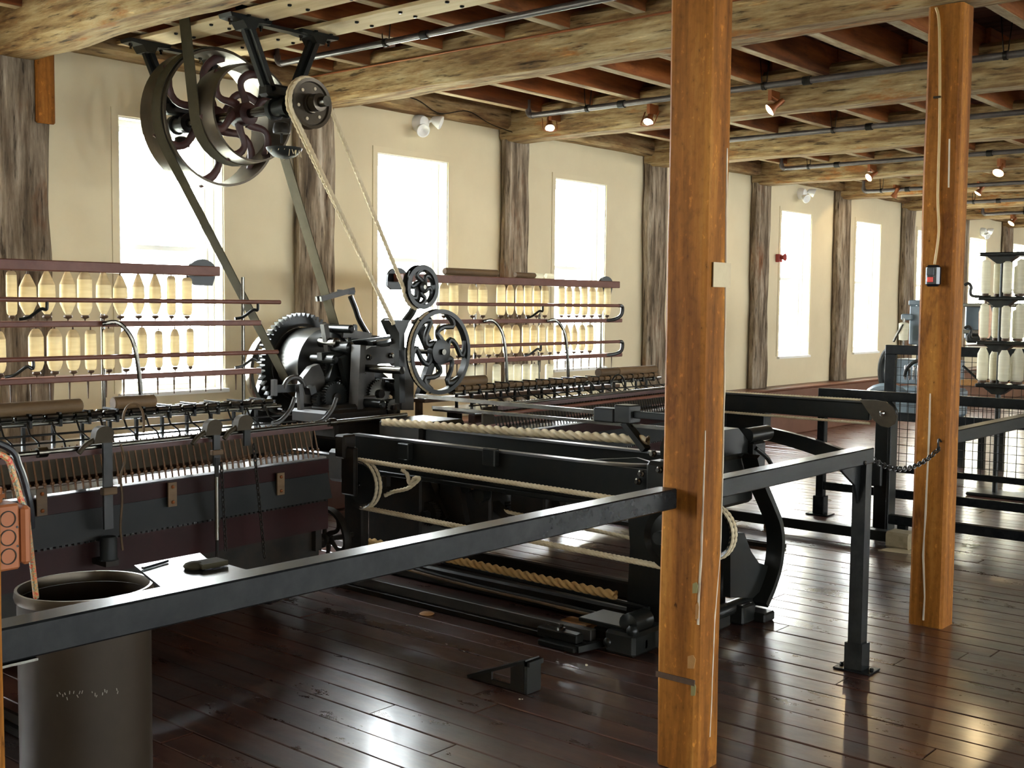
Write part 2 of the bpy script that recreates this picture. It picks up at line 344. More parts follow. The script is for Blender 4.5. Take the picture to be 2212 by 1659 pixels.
# ------------------------------------------------------------------ floor
YF0, YF1 = -6.0, 31.0
BOARD_Y0, BOARD_Y1, BW = 0.9, 12.6, 0.142
fl = struct(build(MB().box(WX-0.3, RX+0.3, YF0, BOARD_Y0, -0.03, 0).box(WX-0.3, RX+0.3, BOARD_Y0, BOARD_Y1, -0.06, -0.03).box(WX-0.3, RX+0.3, BOARD_Y1, YF1, -0.03, 0), 'floor', 'floor', at=V((0, 0, 0))))
rows = int((BOARD_Y1-BOARD_Y0)/BW)
for i in range(rows):
    ya, yb = BOARD_Y0+i*(BOARD_Y1-BOARD_Y0)/rows, BOARD_Y0+(i+1)*(BOARD_Y1-BOARD_Y0)/rows
    cuts = [WX-0.3]; rr = random.Random(i*3+1)
    x = WX-0.3+rr.uniform(1.2, 4.5)
    while x < 1.5: cuts.append(x); x += rr.choice([2.4, 3.0, 3.6, 4.2])+rr.uniform(-0.3, 0.3)
    cuts.append(2.2)
    for a, b in zip(cuts[:-1], cuts[1:]):
        dz = rr.uniform(-0.0015, 0.0015); g = 0.0022
        o = build(MB().cbox(a+0.001, b-0.001, ya+g, yb-g, -0.03, dz, 0.003), 'plank', 'floor', fl)
build(MB().box(2.2, RX+0.3, BOARD_Y0, BOARD_Y1, -0.03, 0), 'subfloor', 'floor', fl)

# ------------------------------------------------------------------ walls with window openings
def wall_with_windows(name, xi, xo, WW, WZ0, WZ1):
    mb = MB(); a, b = min(xi, xo), max(xi, xo)
    mb.box(a, b, YF0, YF1, -0.06, WZ0).box(a, b, YF0, YF1, WZ1, 3.75)
    ys = [YF0]+[e for y in WIN for e in (y, y+WW)]+[YF1]
    for k in range(0, len(ys), 2): mb.box(a, b, ys[k], ys[k+1], WZ0, WZ1)
    return struct(build(mb, name, 'plaster', smooth=False, at=V((xi, 0, 0))))
wall_with_windows('wall_left', WX, WX-0.3, WW, WZ0, WZ1)
wall_with_windows('wall_right', RX, RX+0.3, RWW, RZA, RZB)
struct(build(MB().box(WX-0.3, RX+0.3, YF0-0.2, YF0, -0.06, 3.75), 'wall_back', 'plaster'))
struct(build(MB().box(WX-0.3, RX+0.3, YF1, YF1+0.2, -0.06, 3.75), 'wall_far', 'plaster'))
def window(n, y, xi, sgn, detail=True, WW=WW, WZ0=WZ0, WZ1=WZ1):
    w = struct(bpy.data.objects.new('window_%d' % n, None)); C.objects.link(w); w.location = (xi, y+WW/2, WZ0)
    xa = xi-sgn*0.10; f = 0.045; d = 0.035
    mb = MB()
    def bx(x, h, y0, y1, z0, z1): mb.box(min(x, x-sgn*h), max(x, x-sgn*h), y0, y1, z0, z1)
    bx(xa, 0.09, y, y+f, WZ0, WZ1); bx(xa, 0.09, y+WW-f, y+WW, WZ0, WZ1); bx(xa, 0.09, y+f, y+WW-f, WZ1-f, WZ1); bx(xa, 0.09, y+f, y+WW-f, WZ0, WZ0+0.03)
    for y0_, y1_, z0_, z1_ in ((y, y+0.012, WZ0, WZ1), (y+WW-0.012, y+WW, WZ0, WZ1), (y+0.012, y+WW-0.012, WZ1-0.012, WZ1)): bx(xi-sgn*0.002, 0.1, y0_, y1_, z0_, z1_)
    build(mb, 'window_frame', 'whitewash', w, smooth=False)
    mb = MB(); bx(xi+sgn*0.035, 0.14, y-0.02, y+WW+0.02, WZ0-0.03, WZ0-0.002); build(mb, 'window_sill', 'whitewash', w, smooth=False)
    if detail:
        mb = MB(); bx(xi+sgn*0.008, 0.008, y-0.05, y+0.0, WZ0, WZ1+0.05); bx(xi+sgn*0.008, 0.008, y+WW, y+WW+0.05, WZ0, WZ1+0.05); bx(xi+sgn*0.008, 0.008, y, y+WW, WZ1, WZ1+0.05)
        build(mb, 'window_casing', 'plaster', w, smooth=False)
    zm = WZ0+1.0
    for z0, z1, off in ((WZ0+0.03, zm+0.02, 0.03), (zm-0.02, WZ1-f, 0.06)):
        mb = MB(); x = xa-sgn*off
        bx(x, 0.028, y+f, y+f+d, z0, z1); bx(x, 0.028, y+WW-f-d, y+WW-f, z0, z1); bx(x, 0.028, y+f+d, y+WW-f-d, z0, z0+d); bx(x, 0.028, y+f+d, y+WW-f-d, z1-d, z1)
        s_ = build(mb, 'sash', 'whitewash', w, smooth=False)
        mb = MB(); x = xa-sgn*(off+0.012); bx(x, 0.004, y+f+d, y+WW-f-d, z0+d, z1-d); build(mb, 'pane', 'glass', s_, smooth=False)
for i, y in enumerate(WIN): window(i+1, y, WX, 1)
for i, y in enumerate(WIN): window(i+16, y, RX, -1, False, RWW, RZA, RZB)
# ledge along the windowed wall, wall plate under the ceiling
b_ = struct(build(MB().cbox(WX+0.001, -6.86, YF0+0.01, YF1-0.01, 0, 0.575, 0.01), 'baseboard_left', 'ledge'))
build(MB().cbox(WX+0.001, -6.835, YF0+0.01, YF1-0.01, 0.577, 0.60, 0.006), 'ledge_cap', 'ledge', b_)
struct(build(hewn(WX-0.05, -7.0, YF0+0.05, YF1-0.05, 3.2, 3.47, 1, 0.012, 0.12, 0.03, 3.0), 'trim_1', 'hewn_y'))

# ------------------------------------------------------------------ ceiling deck, joists, beams, columns
BEAMS = [-6.0+0.05, -3.65, -1.3, 1.05, 3.4, 5.75, 8.13, 10.47, 12.8, 15.1, 17.4, 19.7, 22.0, 24.3, 26.6, 28.9]
JZ0, JZ1 = 3.30, 3.52
ce = struct(build(MB().box(WX-0.3, RX+0.3, YF0, YF1, 3.56, 3.75), 'ceiling', 'deck', at=V((0, 0, 3.52))))
y = 1.4; k = 0
while y < 14.0:
    build(MB().cbox(WX-0.28, 2.5, y+0.003, y+0.157, JZ1+0.001, 3.558, 0.004), 'plank', 'deck', ce); y += 0.16
build(MB().box(WX-0.28, RX+0.28, 14.0, YF1-0.01, JZ1+0.001, 3.558).box(2.5, RX+0.28, 1.4, 14.0, JZ1+0.001, 3.558).box(WX-0.28, RX+0.28, YF0+0.01, 1.4, JZ1+0.001, 3.558), 'deck_boarding', 'deck', ce)
JX = [-6.69+0.548*i for i in range(27)]
for bi in range(3, len(BEAMS)-1):
    ya, yb = BEAMS[bi]+0.13, BEAMS[bi+1]+0.13
    rr = random.Random(bi)
    for x in JX:
        if bi == 3 and x > 1: continue
        xx = x+rr.uniform(-0.03, 0.03) if not (bi == 4 and -6.3 < x < -6.0) else -6.31; w = rr.uniform(0.07, 0.085)
        zz = JZ0+rr.uniform(-0.01, 0.012)
        j = build(MB().cbox(xx-w/2, xx+w/2, ya, yb, zz+0.004, JZ1, 0.004), 'joist', 'joist', ce)
        build(MB().box(xx-w/2+0.003, xx+w/2-0.003, ya+0.002, yb-0.002, zz, zz+0.0039), 'limewashed_edge', 'joist_edge', j, smooth=False)
BL = {4: 'thick hewn ceiling beam at top left corner of photo', 5: 'hewn ceiling beam resting on the post with the red button', 6: 'hewn ceiling beam carrying the two caged spotlights', 7: 'hewn ceiling beam just beyond the one with caged spotlights'}
for bi, y in enumerate(BEAMS):
    if bi < 3: continue
    a = 0.012 if bi in (4, 5) else 0.009
    o = build(hewn(WX+0.02, RX-0.02, y, y+0.27, 3.09, 3.40, 0, a, 0.09, 0.035, bi*3.7), 'ceiling_beam', 'hewn_x')
    if bi in BL: lb = BL[bi]
    else: lb = '%s hewn ceiling beam counted from the near end of the room' % ORD[bi-3]
    tag(o, lb, 'beam', 'hewn ceiling beams')
CL = {4: 'hewn wall column at far left edge with orange patched top', 5: 'hewn wall column behind the overhead pulleys', 6: 'knotty hewn wall column between the second and third windows', 7: 'hewn wall column partly hidden by the big orange post'}
for ci, y in enumerate(BEAMS):
    if ci < 3: continue
    o = build(hewn(WX+0.004, -7.03, y, y+0.35, 0.602, 3.19, 2, 0.02, 0.07, 0.03, ci*5.1+2), 'wall_column', 'hewn_z')
    tag(o, CL.get(ci, '%s weathered wall column from the near end of the windowed wall' % ORD[ci-3]), 'column', 'hewn wall columns')
    if ci == 4: build(MB().cbox(-7.03, -7.0, y+0.24, y+0.365, 2.70, 3.17, 0.01), 'patch_board', 'post', o, 'newer orange wood patch')

# ground outside, far below the windows
struct(build(MB().box(-60, 60, -50, 80, -4.3, -4.2), 'ground', plain('pale_gravel', (0.42, 0.43, 0.36), 0.9)))

# ------------------------------------------------------------------ shared part makers
def arc(p0, p1, p2, n=10):
    p0, p1, p2 = V(p0), V(p1), V(p2)
    return [p0*(1-t)**2+p1*2*t*(1-t)+p2*t*t for t in [i/n for i in range(n+1)]]
def smoothpath(pts, n=6):
    pts = [V(p) for p in pts]; out = []
    for i in range(len(pts)-1):
        a = pts[max(i-1, 0)]; b = pts[i]; c = pts[i+1]; d = pts[min(i+2, len(pts)-1)]
        for k in range(n):
            t = k/n; out.append(0.5*((2*b)+(c-a)*t+(2*a-5*b+4*c-d)*t*t+(3*b-a-3*c+d)*t**3))
    return out+[pts[-1]]
def rope_mesh(pts, r, pitch=2.7, lobes=3, amp=0.17):
    pts = [V(p) for p in pts]; mb = MB(); q = [pts[0]]
    for a, b in zip(pts[:-1], pts[1:]):
        n = max(1, int((b-a).length/(r*0.4))); q += [a+(b-a)*(k/n) for k in range(1, n+1)]
    n = 15; u = None; s = 0
    for i, p in enumerate(q):
        a = (q[min(i+1, len(q)-1)]-q[max(i-1, 0)]).normalized()
        if u is None: u = ortho(a)[0]
        u = (u-a*u.dot(a)).normalized(); w = a.cross(u)
        if i: s += (p-q[i-1]).length
        ph = 2*PI*s/(pitch*r)
        for k in range(n):
            t = 2*PI*k/n; rr = r*(1-amp+amp*2*abs(math.cos((t-ph/lobes*1.0)*lobes/2)))*0.95; mb.v.append(p+(u*math.cos(t)+w*math.sin(t))*rr)
        if i:
            o = len(mb.v)-2*n
            for k in range(n): mb.f.append((o+k, o+(k+1) % n, o+n+(k+1) % n, o+n+k))
    return mb
def wheel(parent, name, c, axis, R, rim_w, rim_t, hub_r, hub_w, n, bend, sw, st, mat, smat=None, s_curve=False, label=None, seg=48, phase=0.0, groove=False):
    c = V(c); a = V(axis).normalized(); u, w = ortho(a)
    if groove: prof = [(R-rim_t, -rim_w/2), (R, -rim_w/2), (R-rim_w*0.35, 0), (R, rim_w/2), (R-rim_t, rim_w/2)]
    else: prof = [(R-rim_t, -rim_w/2), (R-0.003, -rim_w/2), (R+0.003, 0), (R-0.003, rim_w/2), (R-rim_t, rim_w/2)]
    rim = build(MB().lathe(prof, c, a, seg, True), name, mat, parent, label)
    build(MB().lathe([(hub_r*0.55, -hub_w/2), (hub_r, -hub_w*0.42), (hub_r, hub_w*0.42), (hub_r*0.55, hub_w/2)], c, a, 20), 'hub', smat or mat, rim)
    for k in range(n):
        pts = []
        for i in range(11):
            t = i/10; r = hub_r*0.9+(R-rim_t*0.6-hub_r*0.9)*t
            th = phase+2*PI*k/n+bend*(math.sin(2*PI*t) if s_curve else math.sin(PI*t))
            pts.append(c+(u*math.cos(th)+w*math.sin(th))*r)
        build(MB().tube(pts, [st/2*(1.25-0.35*math.sin(PI*i/10)) for i in range(11)], 8, flat=sw/st, upv=a), 'spoke', smat or mat, rim)
    return rim
def gear(parent, name, c, axis, R, w, teeth, depth, hole, mat, label=None):
    c = V(c); a = V(axis).normalized(); u, v = ortho(a); mb = MB(); n = teeth*4; o = 0
    for side in (-w/2, w/2):
        for k in range(n):
            r = R if k % 4 in (1, 2) else R-depth; t = 2*PI*k/n
            mb.v.append(c+a*side+(u*math.cos(t)+v*math.sin(t))*r)
        for k in range(n):
            t = 2*PI*k/n; mb.v.append(c+a*side+(u*math.cos(t)+v*math.sin(t))*hole)
    for k in range(n):
        j = (k+1) % n
        mb.f += [(k, j, n+j, n+k), (2*n+k, 3*n+k, 3*n+j, 2*n+j), (k, 2*n+k, 2*n+j, j), (n+k, n+j, 3*n+j, 3*n+k)]
    return build(mb, name, mat, parent, label, angle=25)

# ------------------------------------------------------------------ timber posts
def post(name, x0, x1, y0, y1, label, seed):
    return tag(build(hewn(x0, x1, y0, y1, 0.001, 3.083, 2, 0.004, 0.06, 0.014, seed), name, 'post', at=V(((x0+x1)/2, (y0+y1)/2, 0.001))), label, 'post', 'orange timber posts')
P1 = post('timber_post', -2.205, -2.045, 3.375, 3.525, 'large orange timber post in the foreground with a square yellowed card', 1.0)
P2 = post('timber_post', -2.265, -2.09, 5.77, 5.925, 'orange timber post carrying the black switch with red button', 9.0)
P0 = post('timber_post', -2.21, -2.055, 0.84, 0.993, 'orange timber post at the bottom left edge beside the terracotta box', 17.0)
post('timber_post', -2.25, -2.09, -1.5, -1.35, 'orange timber post behind the camera position', 23.0)
def crack(parent, plane, pts, w=0.006, mat='putty', seed=0):
    mb = MB(); pts = [PX(x, y, plane) for x, y in pts]; q = []
    for a, b in zip(pts[:-1], pts[1:]):
        n = max(2, int((b-a).length/0.03)); q += [a+(b-a)*(k/n) for k in range(n)]
    for i, p in enumerate(q):
        ww = w*(0.4+0.9*abs(noise.noise(V((i*0.37, seed, 0)))))
        dy = noise.noise(V((i*0.21, seed+5, 0)))*0.004
        mb.v += [p+V((0.0012, dy-ww/2, 0)), p+V((0.0012, dy+ww/2, 0)), p+V((-0.006, dy+ww/2, 0)), p+V((-0.006, dy-ww/2, 0))]
        if i:
            o = 4*i
            for k in range(4): mb.f.append((o-4+k, o-4+(k+1) % 4, o+(k+1) % 4, o+k))
    build(mb, 'crack_filler', mat, parent, 'pale filler in a long crack')
crack(P1, -2.043, [(1571, 320), (1567, 700), (1562, 1000), (1556, 1200), (1544, 1330), (1538, 1480), (1533, 1610)], 0.009, seed=1)
crack(P1, -2.043, [(1524, 930), (1516, 1200), (1511, 1290), (1508, 1370)], 0.006, seed=2)
crack(P2, -2.088, [(2052, 300), (2050, 420)], 0.004, seed=3)
mb = MB()
for i, (x, y) in enumerate([(2009, 850), (2007, 930), (2004, 1000), (2001, 1060), (1999, 1110), (1996, 1160), (1994, 1200), (1997, 1290), (1994, 1340)]):
    p = PY(x, y, 5.767); w = 0.010*(0.5+0.5*math.sin(i*1.3)**2)
    mb.v += [p+V((-w/2, -0.001, 0)), p+V((w/2, -0.001, 0)), p+V((w/2, 0.006, 0)), p+V((-w/2, 0.006, 0))]
    if i:
        for k in range(4): mb.f.append((4*i-4+k, 4*i-4+(k+1) % 4, 4*i+(k+1) % 4, 4*i+k))
build(mb, 'crack_filler', 'putty', P2, 'pale filler in a long crack')
# card tacked to the big post, iron strap and paint flecks near its foot
a, b = PX(1541, 566, -2.040), PX(1577, 621, -2.040)
tag(build(MB().box(-2.041, -2.038, a.y, b.y, b.z, a.z), 'notice_card', 'paper', smooth=False), 'blank yellowed square card fixed to the big orange post', 'card')
build(MB().box(-2.206, -2.05, 3.366, 3.372, PY(1470, 1474, 3.37).z, PY(1470, 1462, 3.37).z), 'strap', 'darkwood', P1, 'dark band let into the post')
for x, y, w, h in ((1502, 1270, 0.02, 0.04), (1498, 1490, 0.018, 0.045), (1506, 1320, 0.012, 0.06), (1494, 1430, 0.03, 0.05)):
    p = PY(x, y, 3.37); build(MB().prism([(-w/2, -h/2), (w/3, -h/2.4), (w/2, h/4), (w/6, h/2), (-w/2, h/3)], p, (1, 0, 0), (0, 0, 1), (0, 0.004, 0)), 'paint_fleck', 'olive' if h < 0.046 else 'ochre', P1)

# switch box, conduit on second post
a, b = PY(2004, 573, 5.76), PY(2033, 619, 5.76)
t = thing('switch_box', (a.x, 5.76, b.z), 'black wall switch with red square button on the orange post', 'switch')
build(MB().cbox(a.x, b.x, 5.725, 5.767, b.z, a.z, 0.012), 'housing', 'blackbox', t)
w = b.x-a.x; h = a.z-b.z
build(MB().cbox(a.x+w*0.2, a.x+w*0.62, 5.719, 5.724, b.z+h*0.2, b.z+h*0.44, 0.002), 'button', 'redbtn', t, 'red square button')
build(MB().cbox(a.x+w*0.15, a.x+w*0.68, 5.719, 5.724, b.z+h*0.52, b.z+h*0.86, 0.002), 'button', 'greybtn', t, 'dark grey button')
pts = smoothpath([PY(2022, 16, 5.755), PY(2029, 60, 5.755), PY(2030, 250, 5.755), PY(2026, 420, 5.755), PY(2028, 500, 5.755), PY(2019, 571, 5.752)], 6)
t = tag(build(MB().tube(pts, 0.0065, 8), 'conduit', 'conduit'), 'yellowed cable running down the orange post to the black switch', 'cable')
p = PY(2020, 200, 5.755); build(MB().box(p.x-0.004, p.x+0.03, 5.742, 5.766, p.z-0.03, p.z-0.02), 'clip', 'steel', t)

# ------------------------------------------------------------------ front guard rail
RXA, RXB, RZ0, RZ1 = -2.205, -2.132, 0.913, 0.982
t = GR1 = thing('guard_rail', (-2.17, 2.2, RZ0), 'long black steel guard rail crossing the foreground left of the big post', 'rail')
build(MB().cbox(RXA, RXB, 1.012, 3.366, RZ0, RZ1, 0.004), 'rail_tube', 'rail', t)
build(MB().cbox(RXA-0.005, RXB+0.006, 0.996, 1.012, RZ0-0.012, RZ1+0.006, 0.003), 'end_plate', 'rail', t)
build(MB().box(RXA+0.005, RXB+0.004, 1.012, 1.09, RZ0-0.006, RZ0-0.001), 'weld_bead', 'steel', t)
t = thing('guard_rail', (-2.13, 4.8, 0.001), 'short black guard rail from the big post ending in an iron leg', 'rail')
build(MB().cbox(RXA, RXB, 3.532, 4.985, RZ0, RZ1, 0.004), 'rail_tube', 'rail', t)
lb, lt = PZ(1850, 1446, 0.0), V((-2.168, 4.945, RZ0))
lb = V((lb.x, lb.y, 0.001))
build(MB().bar(lb, lt, 0.062, 0.062, (1, 0, 0)), 'leg', 'rail', t)
d = (lt-lb).normalized()
build(MB().bar(lb+d*0.005, lb+d*0.12, 0.082, 0.082, (1, 0, 0)), 'leg_sleeve', 'rail', t)
ft = build(MB().cbox(lb.x-0.085, lb.x+0.085, lb.y-0.06, lb.y+0.06, 0.0015, 0.009, 0.002), 'foot_plate', 'rail', t)
for sx in (-1, 1): build(MB().lathe([(0.009, 0), (0.009, 0.008), (0.005, 0.012)], (lb.x+sx*0.07, lb.y, 0.009), (0, 0, 1), 6), 'bolt', 'iron', ft)
build(MB().prism([(0, 0), (-0.22, 0), (-0.06, -0.09), (0, -0.22)], (lt.x, lt.y-0.025, RZ0), (0, 1, 0), (0, 0, 1), (0.012, 0, 0)), 'gusset', 'rail', t)
build(MB().lathe([(0.01, 0), (0.01, 0.008), (0.004, 0.012)], (lt.x+0.032, lt.y-0.06, RZ0+0.01), (1, 0, 0), 6), 'bolt', 'steel', t)
# chain to the second post
ca, cb_ = V((-2.14, 4.985, 0.93)), PY(2029, 968, 5.752)
t = thing('chain', cb_, 'thin black chain slung from the guard rail leg to the orange post', 'chain')
pts = []; n = 27
for i in range(n+1):
    s = i/n; p = ca.lerp(cb_, s); p.z -= 0.12*4*s*(1-s)*0.6; pts.append(p)
for i in range(n):
    c = (pts[i]+pts[i+1])/2; dv = (pts[i+1]-pts[i]).normalized(); sd = dv.cross(V((0, 0, 1))).normalized(); nn = sd if i % 2 else sd.cross(dv)
    build(MB().tube([c+dv*0.021*math.cos(k*PI/5)+nn*0.012*math.sin(k*PI/5) for k in range(10)], 0.0032, 5, True), 'link', 'iron', t)
build(MB().tube(smoothpath([cb_+V((0, 0.02, 0.03)), cb_+V((0, -0.012, 0.045)), cb_+V((0, -0.014, 0.0)), cb_+V((0.0, 0.004, -0.012))], 4), 0.005, 6), 'hook', 'iron', t)

# ------------------------------------------------------------------ fibre drum, junction box, cable
c = PZ(183, 1264, 0.83); D = (c-V((0, 0, CAMZ))).dot(fw); R = 143*D/F_
t = thing('fibre_drum', (c.x, c.y, 0.001), 'tall open brown drum behind the guard rail at lower left', 'drum')
build(MB().lathe([(R*0.955, 0.001), (R*0.955, 0.80), (R*0.94, 0.80), (R*0.94, 0.012), (0.0005, 0.012), (0.0005, 0.001)], (c.x, c.y, 0), (0, 0, 1), 56, True), 'body', 'drum', t)
build(MB().lathe([(R*0.93, 0.802), (R*0.985, 0.802), (R, 0.812), (R*0.985, 0.83), (R*0.945, 0.83), (R*0.93, 0.815)], (c.x, c.y, 0), (0, 0, 1), 56, True), 'rim_band', 'bronze', t)
dm_ = _ray(190, 1500); zm_ = CAMZ+dm_.z*(math.hypot(c.x, c.y)-R*0.955)/math.hypot(dm_.x, dm_.y)
mb = MB(); rr = random.Random(3)
vd = math.atan2(-c.y, -c.x)
for i in range(26):
    th = vd-0.42+i*0.036+rr.uniform(-0.01, 0.01); z = zm_+rr.uniform(-0.009, 0.009)
    if rr.random() < 0.25: continue
    p = V((c.x+math.cos(th)*(R*0.955+0.0008), c.y+math.sin(th)*(R*0.955+0.0008), z)); n_ = V((math.cos(th), math.sin(th), 0)); tg = V((-math.sin(th), math.cos(th), 0))
    mb.bar(p-V((0, 0, rr.uniform(0.002, 0.004)))+tg*rr.uniform(-0.004, 0.004), p+V((0, 0, rr.uniform(0.002, 0.005))), 0.0018, 0.0012, n_)
build(mb, 'scuffed_marking', plain('worn_white_stencil', (0.22, 0.20, 0.16), 0.9), t, 'worn illegible pale marking')
drum_c, drum_R = c, R
t = thing('junction_box', (-2.14, 1.03, 1.09), 'terracotta painted electrical box on the post at the left edge', 'box')
build(MB().cbox(-2.19, -2.10, 0.997, 1.045, 1.098, 1.222, 0.004), 'box_body', 'orangebox', t)
build(MB().cbox(-2.195, -2.095, 1.047, 1.066, 1.105, 1.216, 0.006), 'cover_plate', 'orangebox', t)
for z in (1.125, 1.16, 1.195): build(MB().ring((-2.0995, 1.0215, z), (1, 0, 0), 0.0135, 0.0155, 0.003, 24), 'knockout', 'drum', t)
for z in (1.142, 1.178): build(MB().cyl((-2.0995, 1.039, z), (-2.098, 1.039, z), 0.0022, n=8), 'screw_hole', 'blackbox', t)
build(MB().cyl((-2.14, 1.02, 1.222), (-2.14, 1.02, 1.25), 0.011, n=12).cyl((-2.14, 1.02, 1.23), (-2.14, 1.02, 1.238), 0.015, n=6), 'cable_gland', 'copper', t)
bm_, bt_, bb_ = nt('braided_multicolour_cable'); v, _, _ = coords(bt_, (150, 150, 110)); wv = N(bt_, 'ShaderNodeTexNoise', Scale=1.0); bt_.links.new(v, wv.inputs['Vector'])
bt_.links.new(ramp(bt_, wv.outputs[0], [(0.38, (0.5, 0.05, 0.03)), (0.5, (0.5, 0.33, 0.12)), (0.6, (0.08, 0.12, 0.10)), (0.66, (0.45, 0.42, 0.3))]), bb_.inputs['Base Color']); M['braid'] = bm_
pts = smoothpath([V((-2.14, 0.96, 1.33)), PX(8, 985, -2.14), PX(30, 1030, -2.14), PX(45, 1080, -2.14), PX(56, 1110, -2.145), PX(64, 1170, -2.2), PX(70, 1220, -2.28), PX(78, 1290, -2.34)], 6)
tag(build(MB().tube(pts, 0.006, 8), 'braided_cable', 'braid'), 'multicoloured braided cable dropping into the brown drum', 'cable')
pts = smoothpath([V((-2.165, 0.95, 1.36)), PX(14, 965, -2.165), PX(42, 1010, -2.165), PX(58, 1060, -2.165), PX(66, 1100, -2.17), PX(68, 1140, -2.18)], 6)
tag(build(MB().tube(pts, 0.007, 8), 'black_cable', 'blackbox'), 'black corrugated cable behind the terracotta box', 'cable')
# sheet-metal shelf fixed to the inner side of the guard rail
z = 0.968
q = [PZ(290, 1221, z), PZ(432, 1194, z), PZ(446, 1206, z), V((RXA-0.001, PZ(520, 1228, z).y, z)), V((RXA-0.001, PZ(335, 1270, z).y, z))]
mb = MB(); mb.v = [p+V((0, 0, dz)) for dz in (-0.006, 0) for p in q]; mb.f = [(4, 3, 2, 1, 0), (5, 6, 7, 8, 9)]+[(k, (k+1) % 5, 5+(k+1) % 5, 5+k) for k in range(5)]
sf = build(mb, 'shelf_plate', 'rail', GR1, 'flat plate fixed behind the rail, glaring white')
build(MB().bar(PZ(308, 1227, z+0.004), PZ(362, 1211, z+0.004), 0.008, 0.006), 'slot', 'blackbox', sf)
build(MB().bar(PZ(425, 1222, z+0.008), PZ(480, 1212, z+0.008), 0.05, 0.012).ball(PZ(420, 1222, z+0.006), 0.027, 12, (1, 1, 0.4)), 'latch_handle', 'leather', sf)

# ------------------------------------------------------------------ sprinkler pipes, spotlights, alarm lamps, small things on the walls
def pipe(y, z, x0, x1, r, label, hang):
    t = thing('sprinkler_pipe', (x0, y, z), label, 'pipe', 'sprinkler pipes')
    build(MB().cyl((x0, y, z), (x1, y, z), r, n=14), 'pipe_run', 'pipe', t)
    build(MB().tube(arc((x0+0.005, y, z), (x0-0.05, y, z), (x0-0.05, y, z+0.06), 6), r*1.15, 12).cyl((x0-0.05, y, z+0.05), (x0-0.05, y, z+0.14), r*0.8, n=10), 'elbow', 'pipe', t)
    for hx in hang:
        for s_ in (-1, 1):
            build(MB().tube([(hx+s_*0.005, y+s_*0.022, z), (hx+s_*0.03, y+s_*0.022, 3.5)], 0.004, 6), 'hanger_rod', 'iron_dull', t)
        build(MB().ring((hx, y, z), (1, 0, 0), r+0.001, r+0.007, 0.025, 16), 'hanger_ring', 'iron_dull', t)
    for cx in [h+0.35 for h in hang]:
        build(MB().cyl((cx-0.03, y, z), (cx+0.03, y, z), r*1.35, n=14), 'coupling', 'iron_dull', t)
    return t
pipe(5.22, 3.262, -6.6, 2.4, 0.02, 'grey sprinkler pipe rising across the top centre of the photo', (-5.55, -3.1, -0.9))
for bi, hx, nm in ((6, (-6.0, -4.35, -2.6), 'in front of the spotlight beam'), (7, (-6.6, -4.9, -3.0), 'in front of the beam beyond the spotlights'), (8, (-6.3, -4.6), 'near the third bay beyond the spotlights'), (9, (-6.4, -4.0), 'in the fourth bay beyond the spotlights'), (10, (-6.0, -4.0), 'farthest but one along the ceiling'), (11, (-6.0, -4.0), 'farthest away along the ceiling')):
    yb = BEAMS[bi]-0.17; zz = 3.255 if bi < 8 else (3.235 if bi == 8 else 3.15)
    pipe(yb, zz, -6.6, 2.4, 0.024, 'grey sprinkler pipe '+nm, hx)
# thin brown conduit clipped along the second beam
tag(build(MB().cyl((-6.9, 5.735, 3.285), (2.4, 5.735, 3.265), 0.008, n=8), 'brown_conduit', 'copper'), 'thin brown conduit along the top edge of the beam over the red button post', 'conduit')
glow = emit('warm_lamp_glow', (1.0, 0.72, 0.30), 14)
dimglow = emit('faint_lamp_glow', (1.0, 0.9, 0.75), 2.2)
def spot(x, y, Y, label, aim, caged, lit=True, r=0.05):
    p = PY(x, y, Y); a = V(aim).normalized(); u, w = ortho(a); yb = max([b for b in BEAMS if b < Y+0.35])
    t = thing('spotlight', p, label, 'spotlight', 'ceiling spotlights')
    back = p-a*0.10
    build(MB().lathe([(0.018, -0.13), (0.024, -0.10), (0.024, -0.05), (0.034, -0.035), (r*0.95, -0.004), (r, 0.0), (r*0.93, 0.0), (r*0.5, -0.03)], p, a, 18), 'reflector_shade', 'copper' if not caged else 'copper', t)
    build(MB().lathe([(r*0.9, -0.008), (r*0.9, -0.002), (r*0.6, 0.008), (0.001, 0.012)], p, a, 18), 'bulb', glow if lit else dimglow, t)
    build(MB().box(p.x-0.015, p.x+0.015, Y, yb+0.0 if yb > Y else Y+0.03, p.z+0.07, p.z+0.15).cyl((back.x, back.y, back.z), (p.x, Y+0.01, p.z+0.11), 0.012, n=8), 'mount_arm', 'copper', t)
    if caged:
        for s_ in (-1, 1): build(MB().tube([p+u*s_*0.062-a*0.12, p+u*s_*0.062, p+u*s_*0.055+a*0.03], 0.005, 6), 'guard_bar', 'copper', t)
        build(MB().tube([p+u*0.055+a*0.03, p+a*0.045, p-u*0.055+a*0.03], 0.005, 6), 'guard_bar', 'copper', t)
    if lit:
        l = bpy.data.lights.new('spot_bulb', 'SPOT'); l.energy = 5; l.color = (1, 0.75, 0.42); l.spot_size = 1.9; l.shadow_soft_size = 0.04
        o = bpy.data.objects.new('spot_bulb', l); C.objects.link(o); o.parent = t; o.location = a*0.03; o.rotation_euler = a.to_track_quat('-Z', 'Y').to_euler()
spot(1188, 277, 8.0, 'caged copper spotlight at the wall end of its beam', (0.5, -0.5, -0.9), True, False, 0.045)
spot(1400, 264, 8.0, 'caged copper spotlight just left of the big orange post', (0.1, -0.6, -0.8), True, False, 0.045)
spot(1662, 238, 8.0, 'lit copper spotlight just right of the big orange post', (-0.6, -0.55, -0.6), False)
spot(1876, 384, 12.62, 'lit ceiling spotlight left of the red button post, nearer of two', (-0.4, -0.7, -0.5), False)
spot(1931, 424, 14.93, 'dim ceiling spotlight left of the red button post, farther of two', (-0.5, 0.3, -0.7), False, True, 0.045)
